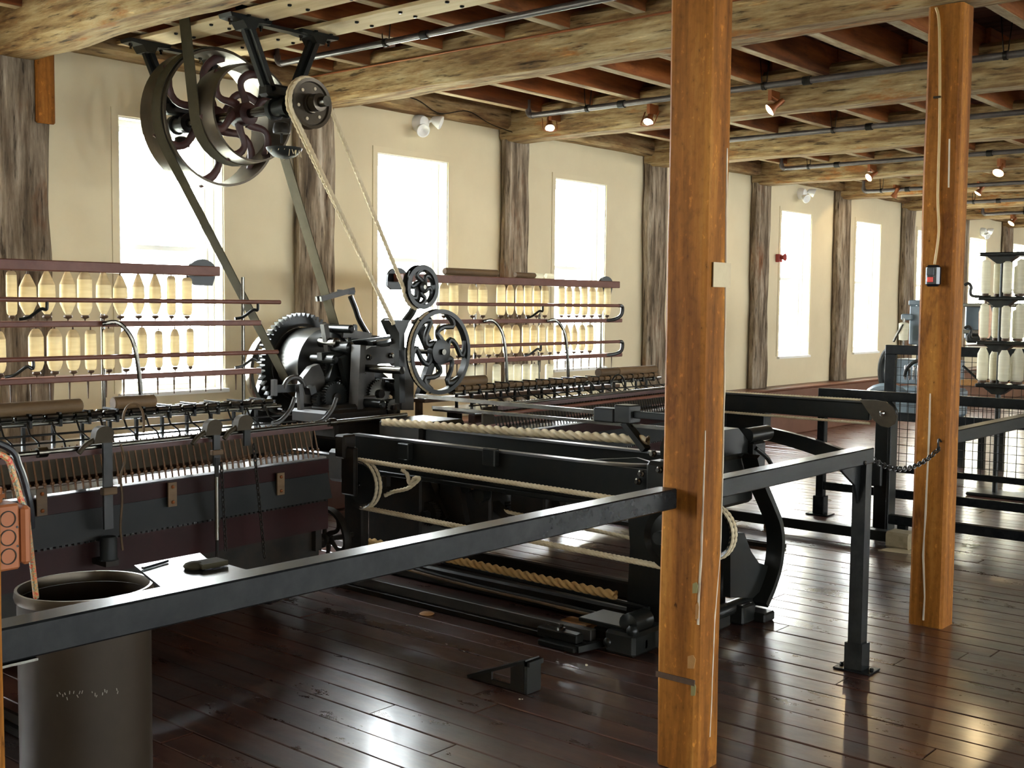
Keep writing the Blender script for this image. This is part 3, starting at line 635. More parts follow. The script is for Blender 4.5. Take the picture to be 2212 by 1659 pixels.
spot(2156, 374, 12.62, 'brightest ceiling spotlight right of the red button post', (-0.1, -0.6, -0.7), False, True, 0.06)
spot(2112, 418, 14.93, 'small lit spotlight close to the right side of the red button post', (-0.5, -0.3, -0.8), False, True, 0.05)
spot(2184, 483, 19.55, 'farthest lit spotlight above the bobbin stand', (-0.4, -0.5, -0.7), False, True, 0.06)
def alarm(x, y, k, label):
    p = PX(x, y, WX+0.05); s_ = 1.0
    t = thing('emergency_lamp', p, label, 'emergency light', 'emergency lamps on the windowed wall')
    build(MB().lathe([(0.075, -0.05), (0.075, -0.01), (0.055, 0.03), (0.02, 0.045)], p, (1, 0, 0), 24), 'housing', 'plastic_w', t)
    for sy, sz in ((-0.07, -0.07), (0.12, 0.02)):
        c = p+V((0.07, sy, sz)); a = V((0.75, sy*4, -0.35)).normalized()
        h = build(MB().lathe([(0.02, -0.06), (0.032, -0.045), (0.058, 0.02), (0.058, 0.03), (0.048, 0.03), (0.01, 0.0)], c, a, 20), 'lamp_head', 'plastic_w', t)
        build(MB().cyl(p+V((0.03, sy*0.3, sz*0.3)), c-a*0.05, 0.012, n=8), 'swivel', 'plastic_w', h)
alarm(912, 266, 0, 'white twin-head emergency lamp over the second window')
alarm(1735, 418, 1, 'white twin-head emergency lamp between the two orange posts')
alarm(2126, 501, 2, 'white twin-head emergency lamp right of the red button post')
p = PX(1683, 556, WX+0.03)
t = thing('fire_sounder', p, 'small red sounder on the wall column left of a far window', 'alarm')
build(MB().cbox(WX+0.001, WX+0.055, p.y-0.045, p.y+0.045, p.z-0.06, p.z+0.04, 0.006), 'back_box', plain('dusty_red', (0.35, 0.05, 0.04), 0.5), t)
build(MB().lathe([(0.02, 0), (0.03, 0.03), (0.05, 0.06), (0.045, 0.06), (0.02, 0.03)], (WX+0.055, p.y, p.z), (1, 0, 0), 16), 'horn', plain('dusty_red_horn', (0.35, 0.05, 0.04), 0.5), t)
# slack wire along the wall plate
pts = smoothpath([PX(835, 200, -6.98), PX(900, 215, -6.98), PX(950, 245, -6.98), PX(1010, 240, -6.98), PX(1060, 268, -6.98), PX(1120, 290, -6.98)], 6)
tag(build(MB().tube(pts, 0.004, 6), 'loose_wire', 'iron_dull'), 'thin slack wire strung along the wall plate above the second window', 'wire')

# ------------------------------------------------------------------ creels with roving bobbins
CX = -6.0
def zat(x, y, X): return PX(x, y, X).z
Z_TOP, Z_MID, Z_LOW = 1.815, 1.489, 1.188
Z_R1, Z_R2 = zat(233, 649, -5.89), zat(233, 771, -5.89)
def creel(name, label, y0, yt, yr, ym, brackets, arcs, posts, right):
    t = thing(name, (CX, (y0+ym)/2, 0.602), label, 'creel', 'bobbin creels')
    xs0, xs1 = CX-0.06, CX+0.05
    build(MB().cbox(xs0, xs1, yt[0], yt[1], Z_TOP-0.058, Z_TOP, 0.005), 'top_board', 'redwood', t)
    build(MB().cbox(xs0, xs1, ym[0] if isinstance(ym, tuple) else y0, yr[2], Z_MID-0.032, Z_MID, 0.005), 'shelf', 'redwood', t)
    build(MB().cbox(xs0, xs1, y0, yr[3], Z_LOW-0.032, Z_LOW, 0.005), 'shelf', 'redwood', t)
    for z, ye in ((Z_R1, yr[0]), (Z_R2, yr[1])):
        build(MB().cyl((-5.89, yr[4], z), (-5.89, ye, z), 0.013, n=10), 'guard_rod', 'redwood', t)
    # end cap of the top board: half-round cast lug
    ends = [yt[1]] + ([yt[0]] if right else [])
    for e in ends:
        sg = 1 if e == yt[1] else -1
        build(MB().prism([(0.10*math.cos(a)-sg*0.05, 0.075*math.sin(a)) for a in [PI*k/10 for k in range(11)]]+[(-0.10-sg*0.05, -0.06), (-0.06-sg*0.05, -0.085), (0.07-sg*0.05, -0.085)], (xs0-0.012, e, Z_TOP-0.03), (0, 1, 0), (0, 0, 1), (0.02, 0, 0)), 'end_cap', 'iron', t)
    for y, z0, z1 in brackets:     # curved irons that hold the guard rods off the shelves
        build(MB().tube(smoothpath([(-5.89, y, z1), (-5.888, y-0.004, z1-0.05), (-5.90, y-0.03, z0+0.065), (-5.94, y-0.075, z0+0.022), (-5.96, y-0.12, z0+0.011)], 5), 0.009, 8), 'bracket', 'iron', t)
    for y, z in arcs:              # long curved irons sweeping down from the middle shelf
        pts = smoothpath([(-5.93, y-0.14, z-0.005), (-5.90, y-0.06, z+0.0), (-5.86, y, z-0.09), (-5.85, y+0.03, z-0.25), (-5.85, y+0.045, z-0.42), (-5.85, y+0.05, z-0.56)], 5)
        build(MB().tube(pts, 0.013, 8, flat=0.7), 'sweep_iron', 'steel', t)
    for y in posts:
        build(MB().cyl((CX-0.02, y, 0.603 if CX < -6.86 else 0.001), (CX-0.02, y, Z_TOP-0.058), 0.011, n=10), 'upright', 'steel', t)
    if right:
        for z1, z0, y in ((Z_R1, Z_MID-0.016, yr[0]), (Z_R2, Z_LOW-0.016, yr[1])):
            pts = smoothpath([(-5.89, y-0.02, z1), (-5.89, y+0.03, z1-0.01), (-5.90, y+0.03, z1-0.08), (-5.94, y-0.02, z0+0.01), (-5.97, y-0.14, z0)], 5)
            build(MB().tube(pts, 0.016, 8), 'bend_iron', 'iron', t)
    # creel pegs hanging below the lower shelf
    y = y0+0.1
    while y < yr[3]-0.05:
        build(MB().cyl((CX, y, Z_LOW-0.032), (CX, y, Z_LOW-0.13), 0.006, 0.003, 6), 'peg', 'darkwood', t); y += 0.11
    return t
LC = creel('bobbin_creel', 'left bobbin creel of red rails in front of the first window', 1.75, (1.75, PX(466, 580, CX).y),
           (PX(605, 661, -5.89).y, PX(600, 762, -5.89).y, PX(555, 698, CX).y, PX(555, 800, CX).y, 1.75), 4.5,
           [(PX(100, 690, -5.9).y, Z_MID, Z_R1), (PX(555, 690, -5.9).y, Z_MID, Z_R1), (PX(70, 800, -5.9).y, Z_LOW, Z_R2), (PX(555, 795, -5.9).y, Z_LOW, Z_R2)],
           [(PX(283, 700, -5.87).y, Z_MID-0.01)], [PX(228, 850, CX).y, PX(530, 850, CX).y, 1.9], False)
RC = creel('bobbin_creel', 'right bobbin creel of red rails ending in rounded irons', 5.95, (PX(862, 590, CX).y, PX(1330, 605, CX).y),
           (PX(1340, 655, -5.89).y, PX(1340, 740, -5.89).y, PX(1335, 690, CX).y, PX(1335, 765, CX).y, 6.05), 8.4,
           [(PX(1170, 680, -5.9).y, Z_MID, Z_R1), (PX(1166, 760, -5.9).y, Z_LOW, Z_R2)],
           [(PX(1083, 700, -5.87).y, Z_MID-0.01), (PX(1217, 700, -5.87).y, Z_MID-0.01)], [PX(1302, 740, CX).y, PX(1168, 800, CX).y, PX(1030, 800, CX).y], True)
# connecting board of the right creel's lower frame
def bobbin(x, yt, yb, hw, kind, label, group, X=-5.98, ymat='yarn', zfloor=None):
    a, b = PX(x, yt, X), PX(x, yb, X)
    if zfloor is not None: b.z = zfloor
    Dp = (b-V((0, 0, CAMZ))).dot(fw); R = hw*Dp/F_*0.97; H = a.z-b.z; c = V((a.x, (a.y+b.y)/2, b.z+0.001))
    t = thing('yarn_bobbin', c, label, 'bobbin', group)
    if kind == 'cone': pr = [(0.32, 0.13), (0.55, 0.18), (1.0, 0.34), (1.02, 0.5), (0.98, 0.70)]; cap = [(0.98, 0.7005), (0.62, 0.84), (0.30, 0.95), (0.22, 0.965)]
    elif kind == 'barrel': pr = [(0.45, 0.12), (0.75, 0.16), (1.0, 0.27), (1.0, 0.6), (0.98, 0.80)]; cap = [(0.98, 0.8005), (0.72, 0.90), (0.45, 0.95), (0.3, 0.96)]
    else: pr = [(0.6, 0.11), (0.88, 0.14), (1.0, 0.22), (1.0, 0.6), (0.97, 0.88)]; cap = [(0.97, 0.8805), (0.85, 0.93), (0.6, 0.955), (0.45, 0.96)]
    build(MB().lathe([(r*R, h*H) for r, h in pr], c, (0, 0, 1), 18), 'yarn_package', ymat, t)
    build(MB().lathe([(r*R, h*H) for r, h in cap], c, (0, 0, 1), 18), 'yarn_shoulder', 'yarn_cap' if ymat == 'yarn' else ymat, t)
    build(MB().lathe([(R*0.08, 0), (R*0.12, 0.035*H), (R*0.46, 0.055*H), (R*0.58, 0.075*H), (R*0.5, 0.108*H)], c, (0, 0, 1), 14), 'wooden_foot', 'darkwood', t)
    build(MB().cyl(c+V((0, 0, 0.96*H)), c+V((0, 0, 1.03*H)), R*0.14, R*0.1, 8), 'spindle_tip', 'darkwood', t)
UL = [(25, 11.5, 'cyl', 581), (60, 18.5, 'cone', 589), (101, 18, 'cone', 582), (146, 17, 'cone', 581), (183, 16, 'barrel', 582), (224, 16.5, 'cone', 583), (260, 15.5, 'cone', 592), (299, 13.5, 'cone', 589), (335, 13.5, 'cone', 589), (370, 10, 'cyl', 592), (404, 11.5, 'cyl', 596)]
for i, (x, hw, k, yt) in enumerate(UL): bobbin(x, yt, 690, hw, k, '%s yarn bobbin from the left on the upper shelf of the left creel' % ORD[i], 'bobbins on the left creel', zfloor=Z_MID)
LL = [(0, 12.5, 'barrel', 712), (78, 16.5, 'barrel', 706), (118, 16.5, 'barrel', 706), (158, 15, 'barrel', 708), (196, 12.5, 'cyl', 709), (235, 12.5, 'cyl', 706), (272, 14, 'barrel', 709), (307, 11.5, 'barrel', 703), (343, 9, 'cyl', 711), (378, 10.5, 'barrel', 707), (411, 8.5, 'cyl', 706)]
for i, (x, hw, k, yt) in enumerate(LL): bobbin(x, yt, 805, hw, k, '%s yarn bobbin from the left on the lower shelf of the left creel' % ORD[i], 'bobbins on the left creel', zfloor=Z_LOW)
UR = [959, 980, 1021, 1043, 1082, 1102, 1122, 1140, 1159, 1177, 1213, 1229, 1246, 1262, 1279, 1296, 1312]
for i, x in enumerate(UR):
    bobbin(x, 607 if x < 1000 else 610+(x-1000)*0.02, 684, 10.5 if x < 1100 else (9 if x < 1200 else 8), 'barrel' if i % 3 != 1 else 'cyl', '%s yarn bobbin from the left on the upper shelf of the right creel' % ORD[i], 'bobbins on the right creel', zfloor=Z_MID)
LR = [928, 950, 969, 990, 1015, 1035, 1056, 1074, 1095, 1114, 1135, 1152, 1170, 1188, 1206, 1224, 1240, 1257, 1274]
for i, x in enumerate(LR):
    bobbin(x, 699, 768, 10 if x < 1130 else 8.3, 'cone' if x in (969, 1224, 1240) else ('barrel' if i % 2 else 'cyl'), '%s yarn bobbin from the left on the lower shelf of the right creel' % ORD[i], 'bobbins on the right creel', zfloor=Z_LOW)
BRk = [1016, 1036, 1073, 1100, 1117, 1136, 1154, 1186]
zb = zat(1100, 846, -5.98)
bs = build(MB().cbox(-6.05, -5.93, 5.97, 8.4, zb-0.03, zb-0.001, 0.004), 'lowest_shelf', 'darkwood', RC)
for py in (6.0, 7.2, 8.35): build(MB().box(-6.04, -6.0, py-0.02, py+0.02, 0.001, zb-0.03), 'leg', 'darkwood', bs)
for i, x in enumerate(BRk): bobbin(x, 784, 846, 9.5, 'cyl', '%s yarn bobbin from the left in the lowest row behind the right rollers' % ORD[i], 'lowest row of bobbins', zfloor=zb, ymat='yarn_w')
# rolls lying on the right creel
for (x0, x1, yy, r, m, lb) in ((960, 1074, 586, 0.027, 'brownroll', 'long brown roller lying on top of the right creel'), (1113, 1155, 590, 0.022, 'brownroll', 'short brown roller beside pale stubs on top of the right creel'), (1158, 1172, 593, 0.02, 'yarn_w', 'pale stub end lying next to the short brown roller'), (1179, 1195, 593, 0.022, 'yarn_w', 'separate pale stub farthest right on top of the right creel')):
    a, b = PX(x0, yy, -5.98), PX(x1, yy, -5.98); a.z = b.z = Z_TOP+r+0.001; d = (b-a).normalized()
    tag(build(MB().lathe([(r*0.8, 0), (r, 0.008), (r, (b-a).length-0.008), (r*0.8, (b-a).length)], a, d, 14), 'roller', m), lb, 'roller', 'rolls on the right creel')

# ------------------------------------------------------------------ roller beams
RB = -5.55
def roller_beam(label, y0, y1, clear, right):
    t = thing('roller_beam', (RB, (y0+y1)/2, 0.001), label, 'roller beam', 'roller beams of the spinning mule')
    build(MB().cbox(RB-0.14, RB+0.26, y0, y1, 0.858, 0.884, 0.004), 'table', 'table', t)
    build(MB().cbox(RB+0.20, RB+0.262, y0, y1, 0.80, 0.857, 0.004), 'table_rail', 'oxide', t)
    for k, (dx, z, r) in enumerate(((0.07, 0.995, 0.011), (0.02, 1.0, 0.012), (-0.04, 1.005, 0.012))):
        build(MB().cyl((RB+dx, y0, z), (RB+dx, y1, z), r, n=10), 'fluted_roller', 'steel', t)
    # leather-covered top roller bosses
    first = None; y = y0+0.05; i = 0
    rr = random.Random(5)
    while y < y1-0.06:
        for dx in (0.07, 0.0):
            if first is None:
                first = build(MB().lathe([(0.010, -0.032), (0.017, -0.028), (0.017, 0.028), (0.010, 0.032)], (RB+dx, y, 1.024), (0, 1, 0), 10), 'roller_boss', 'brownroll' if right else 'steel', t); f0 = V((RB+dx, y, 1.024))
            else: share(first, t, V((RB+dx, y, 1.024))-f0)
        y += 0.078; i += 1
    y = y0+0.09
    st = None
    while y < y1-0.05:
        if st is None:
            st = build(MB().cbox(RB-0.06, RB+0.09, y-0.008, y+0.008, 0.975, 1.012, 0.002).box(RB+0.0, RB+0.016, y-0.008, y+0.008, 0.884, 0.975).box(RB-0.05, RB+0.085, y-0.006, y+0.006, 1.036, 1.046).box(RB+0.0, RB+0.012, y-0.005, y+0.005, 1.012, 1.036), 'roller_stand', 'iron', t); s0 = y
        else: share(st, t, V((0, y-s0, 0)))
        y += 0.156
    for c0, c1 in clear:
        build(MB().lathe([(0.03, 0), (0.036, 0.006), (0.036, c1-c0-0.006), (0.03, c1-c0)], (RB+0.03, c0, 1.068), (0, 1, 0), 14), 'clearer_roll', 'brownroll', t)
    build(MB().cyl((RB+0.13, y0, 0.945), (RB+0.13, y1, 0.945), 0.006, n=8), 'weight_rod', 'iron', t)
    build(MB().cyl((RB+0.21, y0, 0.915), (RB+0.21, y1, 0.915), 0.005, n=8), 'weight_rod', 'iron', t)
    g = None; y = y0+0.12
    while y < y1-0.03:
        if g is None: g = build(MB().tube([(RB+0.09, y, 1.0), (RB+0.12, y, 0.95), (RB+0.2, y, 0.92), (RB+0.215, y, 0.885)], 0.005, 6), 'guide_hook', 'iron_dull', t); g0 = y
        else: share(g, t, V((0, y-g0, 0)))
        y += 0.13
    if not right: build(MB().cbox(RB-0.065, RB-0.04, y0, y1, 0.04, 0.85, 0.004), 'added_glare_board', 'darkwood', t)  # added board, blocks the window's reflection in the floor below the carriage
    n = max(2, int((y1-y0)/1.2)+1)
    for k in range(n):
        y = y0+0.1+(y1-y0-0.2)*k/(n-1)
        build(MB().cbox(RB-0.07, RB+0.03, y-0.03, y+0.03, 0.001, 0.857, 0.006), 'support_leg', 'iron_dull', t)
    return t
Yl = lambda x, y=885, X=RB: PX(x, y, X).y
roller_beam('left roller beam with brown clearer rolls beneath the left creel', 1.6, Yl(590), [(1.62, Yl(168)), (Yl(237), Yl(326))], False)
roller_beam('right roller beam with brown leather bosses beneath the right creel', Yl(965), Yl(1412, 815), [(Yl(968), Yl(1040)), (Yl(1285, 830), Yl(1325, 825)), (Yl(1326, 825), Yl(1408, 815))], True)

# ------------------------------------------------------------------ carriages with spindles
def cx(y): return -4.55-0.0685*(y-2.2)
def CP(y, off, z): return V((cx(y)+off, y, z))
def PC(x, y, off=0.0):
    # point of the photo on the slightly skewed carriage plane
    p = PX(x, y, -4.7)
    for _ in range(6): p = PX(x, y, cx(p.y)+off)
    return p
def carriage(label, y0, y1, yrod, left):
    t = thing('mule_carriage', (cx((y0+y1)/2), (y0+y1)/2, 0.001), label, 'carriage', 'spindle carriages of the mule')
    def lbar(nm, off, z0, z1, w, mat, ya=y0, yb=y1, lab=None): return build(MB().bar(CP(ya, off, (z0+z1)/2), CP(yb, off, (z0+z1)/2), w, z1-z0), nm, mat, t, lab)
    build(MB().cyl(CP(y0, 0.05, 0.985), CP(yrod, 0.05, 0.985), 0.011, n=10), 'faller_rod', 'steel', t)
    lbar('counter_rail', 0.02, 0.95, 0.972, 0.04, 'oxide')
    lbar('spindle_board', -0.13, 0.842, 0.955, 0.015, 'board_dark')
    lbar('bolster_rail', -0.09, 0.788, 0.80, 0.15, 'table')
    lbar('carriage_beam', -0.02, 0.715, 0.787, 0.05, 'maroon')
    # sloping tin drum cover
    mb = MB(); q = [CP(y0, 0.0, 0.713), CP(y1, 0.0, 0.713), CP(y1, 0.035, 0.585), CP(y0, 0.035, 0.585)]
    mb.v = q+[p+V((-0.02, 0, 0)) for p in q]; mb.f = [(0, 1, 2, 3), (7, 6, 5, 4), (0, 4, 5, 1), (1, 5, 6, 2), (2, 6, 7, 3), (3, 7, 4, 0)]
    dc = build(mb, 'drum_cover', 'greytin', t)
    if left:
        for x, y in ((90, 1085), (372, 1068), (606, 1045)):
            p = PC(x, y, 0.03); build(MB().box(p.x-0.004, p.x+0.004, p.y-0.022, p.y+0.022, p.z-0.055, p.z+0.055), 'clip', 'brownroll', dc)
            for dz in (-0.035, 0.035): build(MB().ball((p.x+0.006, p.y, p.z+dz), 0.009, 8), 'clip_stud', 'copper', dc)
    mb = MB(); y = y0+0.01
    while y < y1-0.02: p = CP(y, 0.012, 0.58); mb.box(p.x-0.006, p.x+0.01, y, y+0.014, 0.572, 0.5849); y += 0.028
    build(mb, 'toothed_strip', 'iron', t)
    lbar('lower_board', -0.015, 0.42, 0.57, 0.03, 'maroon')
    lbar('deepened_foot_beam', -0.10, 0.13, 0.42, 0.05, 'iron_dull')  # beam carried down towards the floor to block window glare underneath
    lbar('rear_beam', -0.32, 0.36, 0.78, 0.05, 'darkwood')
    for ye in (y0+0.03, y1-0.03):
        p = CP(ye, 0, 0); build(MB().box(p.x-0.34, p.x-0.04, ye-0.02, ye+0.02, 0.30, 0.786), 'end_frame', 'iron_dull', t)
    for ye in (y0+0.25, y1-0.25):
        p = CP(ye, -0.2, 0.16); w_ = build(MB().lathe([(0.03, -0.03), (0.05, -0.015), (0.11, -0.015), (0.12, -0.022), (0.12, 0.022), (0.11, 0.015), (0.05, 0.015), (0.03, 0.03)], (p.x, ye, 0.156), (0, 1, 0), 24), 'carriage_wheel', 'iron', t)
        build(MB().box(p.x-0.04, p.x+0.04, ye-0.05, ye-0.03, 0.14, 0.36).box(p.x-0.04, p.x+0.04, ye+0.03, ye+0.05, 0.14, 0.36), 'wheel_fork', 'iron_dull', w_)
    sp = None; y = y0+0.03
    while y < y1-0.02:
        if sp is None:
            p = CP(y, 0, 0); s0 = V((p.x, y, 0)); sp = build(MB().tube([(p.x-0.024, y, 0.795), (p.x-0.032, y, 0.835), (p.x-0.075, y, 0.985)], [0.0045, 0.005, 0.003], 6).lathe([(0.004, 0), (0.009, 0.003), (0.009, 0.012), (0.004, 0.016)], (p.x-0.03, y, 0.83), (-0.28, 0, 0.96), 8), 'spindle', 'iron_dull' if not left else 'spindle', t)
        else: share(sp, t, V((cx(y), y, 0))-s0)
        y += 0.0352
    return t
LCar = carriage('left spindle carriage with grey tin cover and maroon lower board', 1.45, PC(708, 990).y, PC(878, 894, 0.05).y, True)
RCar = carriage('right spindle carriage behind the headstock ropes and big post', 5.45, 7.95, 7.95, False)
build(MB().cyl(CP(5.35, 0.06, 0.93), CP(7.95, 0.06, 0.93), 0.012, n=10), 'counter_faller_rod', 'redwood', RCar)
# faller stands, heads, chains and weights on the left carriage
def stand(x, ytop, ybot, w, head, nm='faller_stand'):
    a, b = PC(x, ytop, 0.085), PC(x+6, ybot, 0.085); b.x = a.x; b.y = a.y
    s_ = build(MB().box(a.x-0.006, a.x+0.006, a.y-w/2, a.y+w/2, b.z, a.z), nm, 'iron', LCar)
    if head:
        dome = [(0.042*math.cos(PI*k/10), 0.034*math.sin(PI*k/10)-0.012) for k in range(11)]
        build(MB().prism(dome+[(-0.05, -0.05), (0.03, -0.05)], a+V((0, -0.02, 0.0)), (0, 1, 0), (0, 0, 1), (0.04, 0, 0)), 'stand_head', 'board_dark', s_)
        build(MB().tube(smoothpath([a+V((0, -0.05, -0.03)), a+V((0, -0.10, -0.055)), a+V((0, -0.13, -0.085))], 4), 0.011, 8), 'head_arm', 'board_dark', s_)
    return a, b, s_
a, b, s_ = stand(231, 930, 1142, 0.042, True)
build(MB().lathe([(0.042, 0), (0.036, 0.005), (0.036, 0.085), (0.03, 0.1)], (b.x, b.y, PC(240, 1208, 0.085).z), (0, 0, 1), 18), 'socket', 'greytin', s_)
p = PC(236, 1060, 0.1); build(MB().cbox(a.x-0.012, a.x+0.02, a.y-0.03, a.y+0.035, p.z-0.018, p.z+0.014, 0.003), 'clamp', 'brownroll', s_)
build(MB().tube(smoothpath([a+V((0.02, 0.05, -0.06)), a+V((0.02, 0.07, -0.13)), a+V((0.02, 0.05, -0.2)), a+V((0.02, 0.055, -0.3)), a+V((0.02, 0.045, -0.42)), a+V((0.01, 0.06, -0.52))], 4), 0.005, 6), 'tie_strip', 'brownroll', s_)
z_ = PC(240, 1208, 0.085).z
build(MB().bar((b.x-0.13, b.y, z_-0.012), (b.x+0.03, b.y, z_-0.012), 0.06, 0.024), 'socket_arm', 'iron_dull', s_)
a, b, s_ = stand(467, 915, 1005, 0.035, True)
p = PC(463, 978, 0.09); build(MB().cbox(a.x-0.01, a.x+0.015, a.y-0.03, a.y+0.03, p.z-0.012, p.z+0.012, 0.003), 'clamp', 'brownroll', s_)
a, b, s_ = stand(533, 905, 962, 0.035, True)
a, b = PC(468, 1030, 0.09), PC(474, 1165, 0.09); b.x = a.x; b.y = a.y
tr_ = build(MB().cyl(a, b, 0.011, n=10), 'weight_rod', 'steel', LCar)
build(MB().cyl(b, b-V((0, 0, 0.12)), 0.008, n=8), 'rod_end', 'iron_dull', tr_)
build(MB().box(a.x-0.004, a.x+0.004, a.y-0.01, a.y+0.01, a.z, a.z+0.09), 'rod_strap', 'iron_dull', tr_)
def hung_chain(x0, y0, x1, y1, off, sag=0.0):
    a, b = PC(x0, y0, off), PC(x1, y1, off); n = max(4, int((a-b).length/0.022)); mbl = MB()
    for i in range(n):
        p, q = a.lerp(b, i/n), a.lerp(b, (i+1)/n); c = (p+q)/2; d = (q-p).normalized(); s1 = V((0, 1, 0)) if i % 2 else V((1, 0, 0))
        mbl.tube([c+d*0.016*math.cos(k*PI/4)+s1*0.008*math.sin(k*PI/4) for k in range(8)], 0.003, 4, True)
    o = build(mbl, 'hanging_chain', 'iron_dull', LCar); o['kind'] = 'stuff'
hung_chain(478, 1000, 488, 1190, 0.10); hung_chain(548, 960, 572, 1205, 0.10)
for x, y, r in ((288, 905, 0.055), (462, 925, 0.03)):
    c = PX(x, y, -5.0)
    build(MB().tube([c+V((0, -r*math.cos(k*PI/12), r*1.35*math.sin(k*PI/12))) for k in range(13)]+[c+V((0, r, -0.07))], 0.006, 6), 'hoop', 'brownroll' if r > 0.05 else 'iron', LCar)
for x in (630, 720):
    p = PC(x, 885, 0.05); build(MB().tube(smoothpath([p+V((0, 0.02, 0.06)), p+V((0, -0.01, 0.0)), p+V((0, -0.07, -0.05)), p+V((0, -0.12, -0.06))], 5), 0.011, 8), 'sickle', 'casting', LCar)
for x in (90, 460, 716):
    p = PC(x, 985-x*0.104, 0.05); build(MB().ring((p.x, p.y, 0.985), (0, 1, 0), 0.0115, 0.022, 0.04, 14), 'rod_collar', 'steel', LCar)
# hoops on the right carriage
for x, y, r in ((1335, 835, 0.09), (1270, 845, 0.07)):
    c = PX(x, y, -5.1); build(MB().tube([c+V((0, -r*math.cos(k*PI/12), r*math.sin(k*PI/12))) for k in range(13)], 0.007, 6), 'hoop', 'iron', RCar)
# carriage rails on the floor
for y, lb in ((4.35, 'long dark floor rail running from the headstock to the stop plate'), (2.05, 'dark floor rail under the left end of the left carriage'), (7.0, 'dark floor rail under the right carriage')):
    xa = -5.4; xb = -3.2 if y == 4.35 else -3.6
    t = thing('floor_rail', ((xa+xb)/2, y, 0.001), lb, 'rail', 'carriage rails on the floor')
    build(MB().cbox(xa, xb, y-0.045, y+0.045, 0.0015, 0.03, 0.003), 'rail_base', 'iron_dull', t)
    build(MB().cbox(xa, xb, y-0.022, y+0.022, 0.03, 0.036 if y != 4.35 else 0.085, 0.004), 'rail_head', 'casting', t)

# ------------------------------------------------------------------ overhead countershaft
SY, SZ = 4.53, 2.775
def sx(x, y): return PY(x, y, SY).x
X_ROPE = PY(668, 235, SY).x
t = CS = thing('countershaft', (-6.0, SY, SZ), 'overhead shaft carrying the two large spoked pulleys and the rope pulley', 'shaft')
build(MB().cyl((-6.95, SY, SZ), (X_ROPE+0.16, SY, SZ), 0.03, n=18), 'shaft', 'steel', t)
build(MB().lathe([(0.03, 0), (0.052, 0.005), (0.052, 0.06), (0.03, 0.065)], (X_ROPE+0.04, SY, SZ), (1, 0, 0), 18), 'collar', 'bronze', t)
XB0, XB1 = PY(430, 266, SY).x, PY(482, 262, SY).x
XM0, XM1 = PY(500, 257, SY).x, PY(548, 250, SY).x
RBig, RMid, RRope = 0.435, 0.305, 0.148
wheel(t, 'big_pulley', ((XB0+XB1)/2, SY, SZ), (1, 0, 0), RBig, abs(XB1-XB0), 0.018, 0.08, 0.16, 6, 0.45, 0.055, 0.03, 'bronze', 'oxide', seg=64, phase=0.3)
wheel(t, 'middle_pulley', ((XM0+XM1)/2, SY, SZ), (1, 0, 0), RMid, abs(XM1-XM0), 0.016, 0.07, 0.16, 6, 0.5, 0.05, 0.028, 'bronze', 'oxide', seg=56, phase=0.1)
rp = build(MB().lathe([(0.04, -0.03), (RRope-0.02, -0.028), (RRope, -0.03), (RRope-0.016, -0.012), (RRope-0.016, 0.012), (RRope, 0.03), (RRope-0.02, 0.028), (RRope-0.025, 0.014), (0.06, 0.012), (0.055, 0.03), (0.04, 0.032)], (X_ROPE, SY, SZ), (1, 0, 0), 40, True), 'rope_pulley', 'bronze', t)
for k in range(6):
    th = k*PI/3+0.2; build(MB().cyl((X_ROPE+0.012, SY+0.095*math.cos(th), SZ+0.095*math.sin(th)), (X_ROPE+0.02, SY+0.095*math.cos(th), SZ+0.095*math.sin(th)), 0.01, n=8), 'rivet', 'putty', rp)
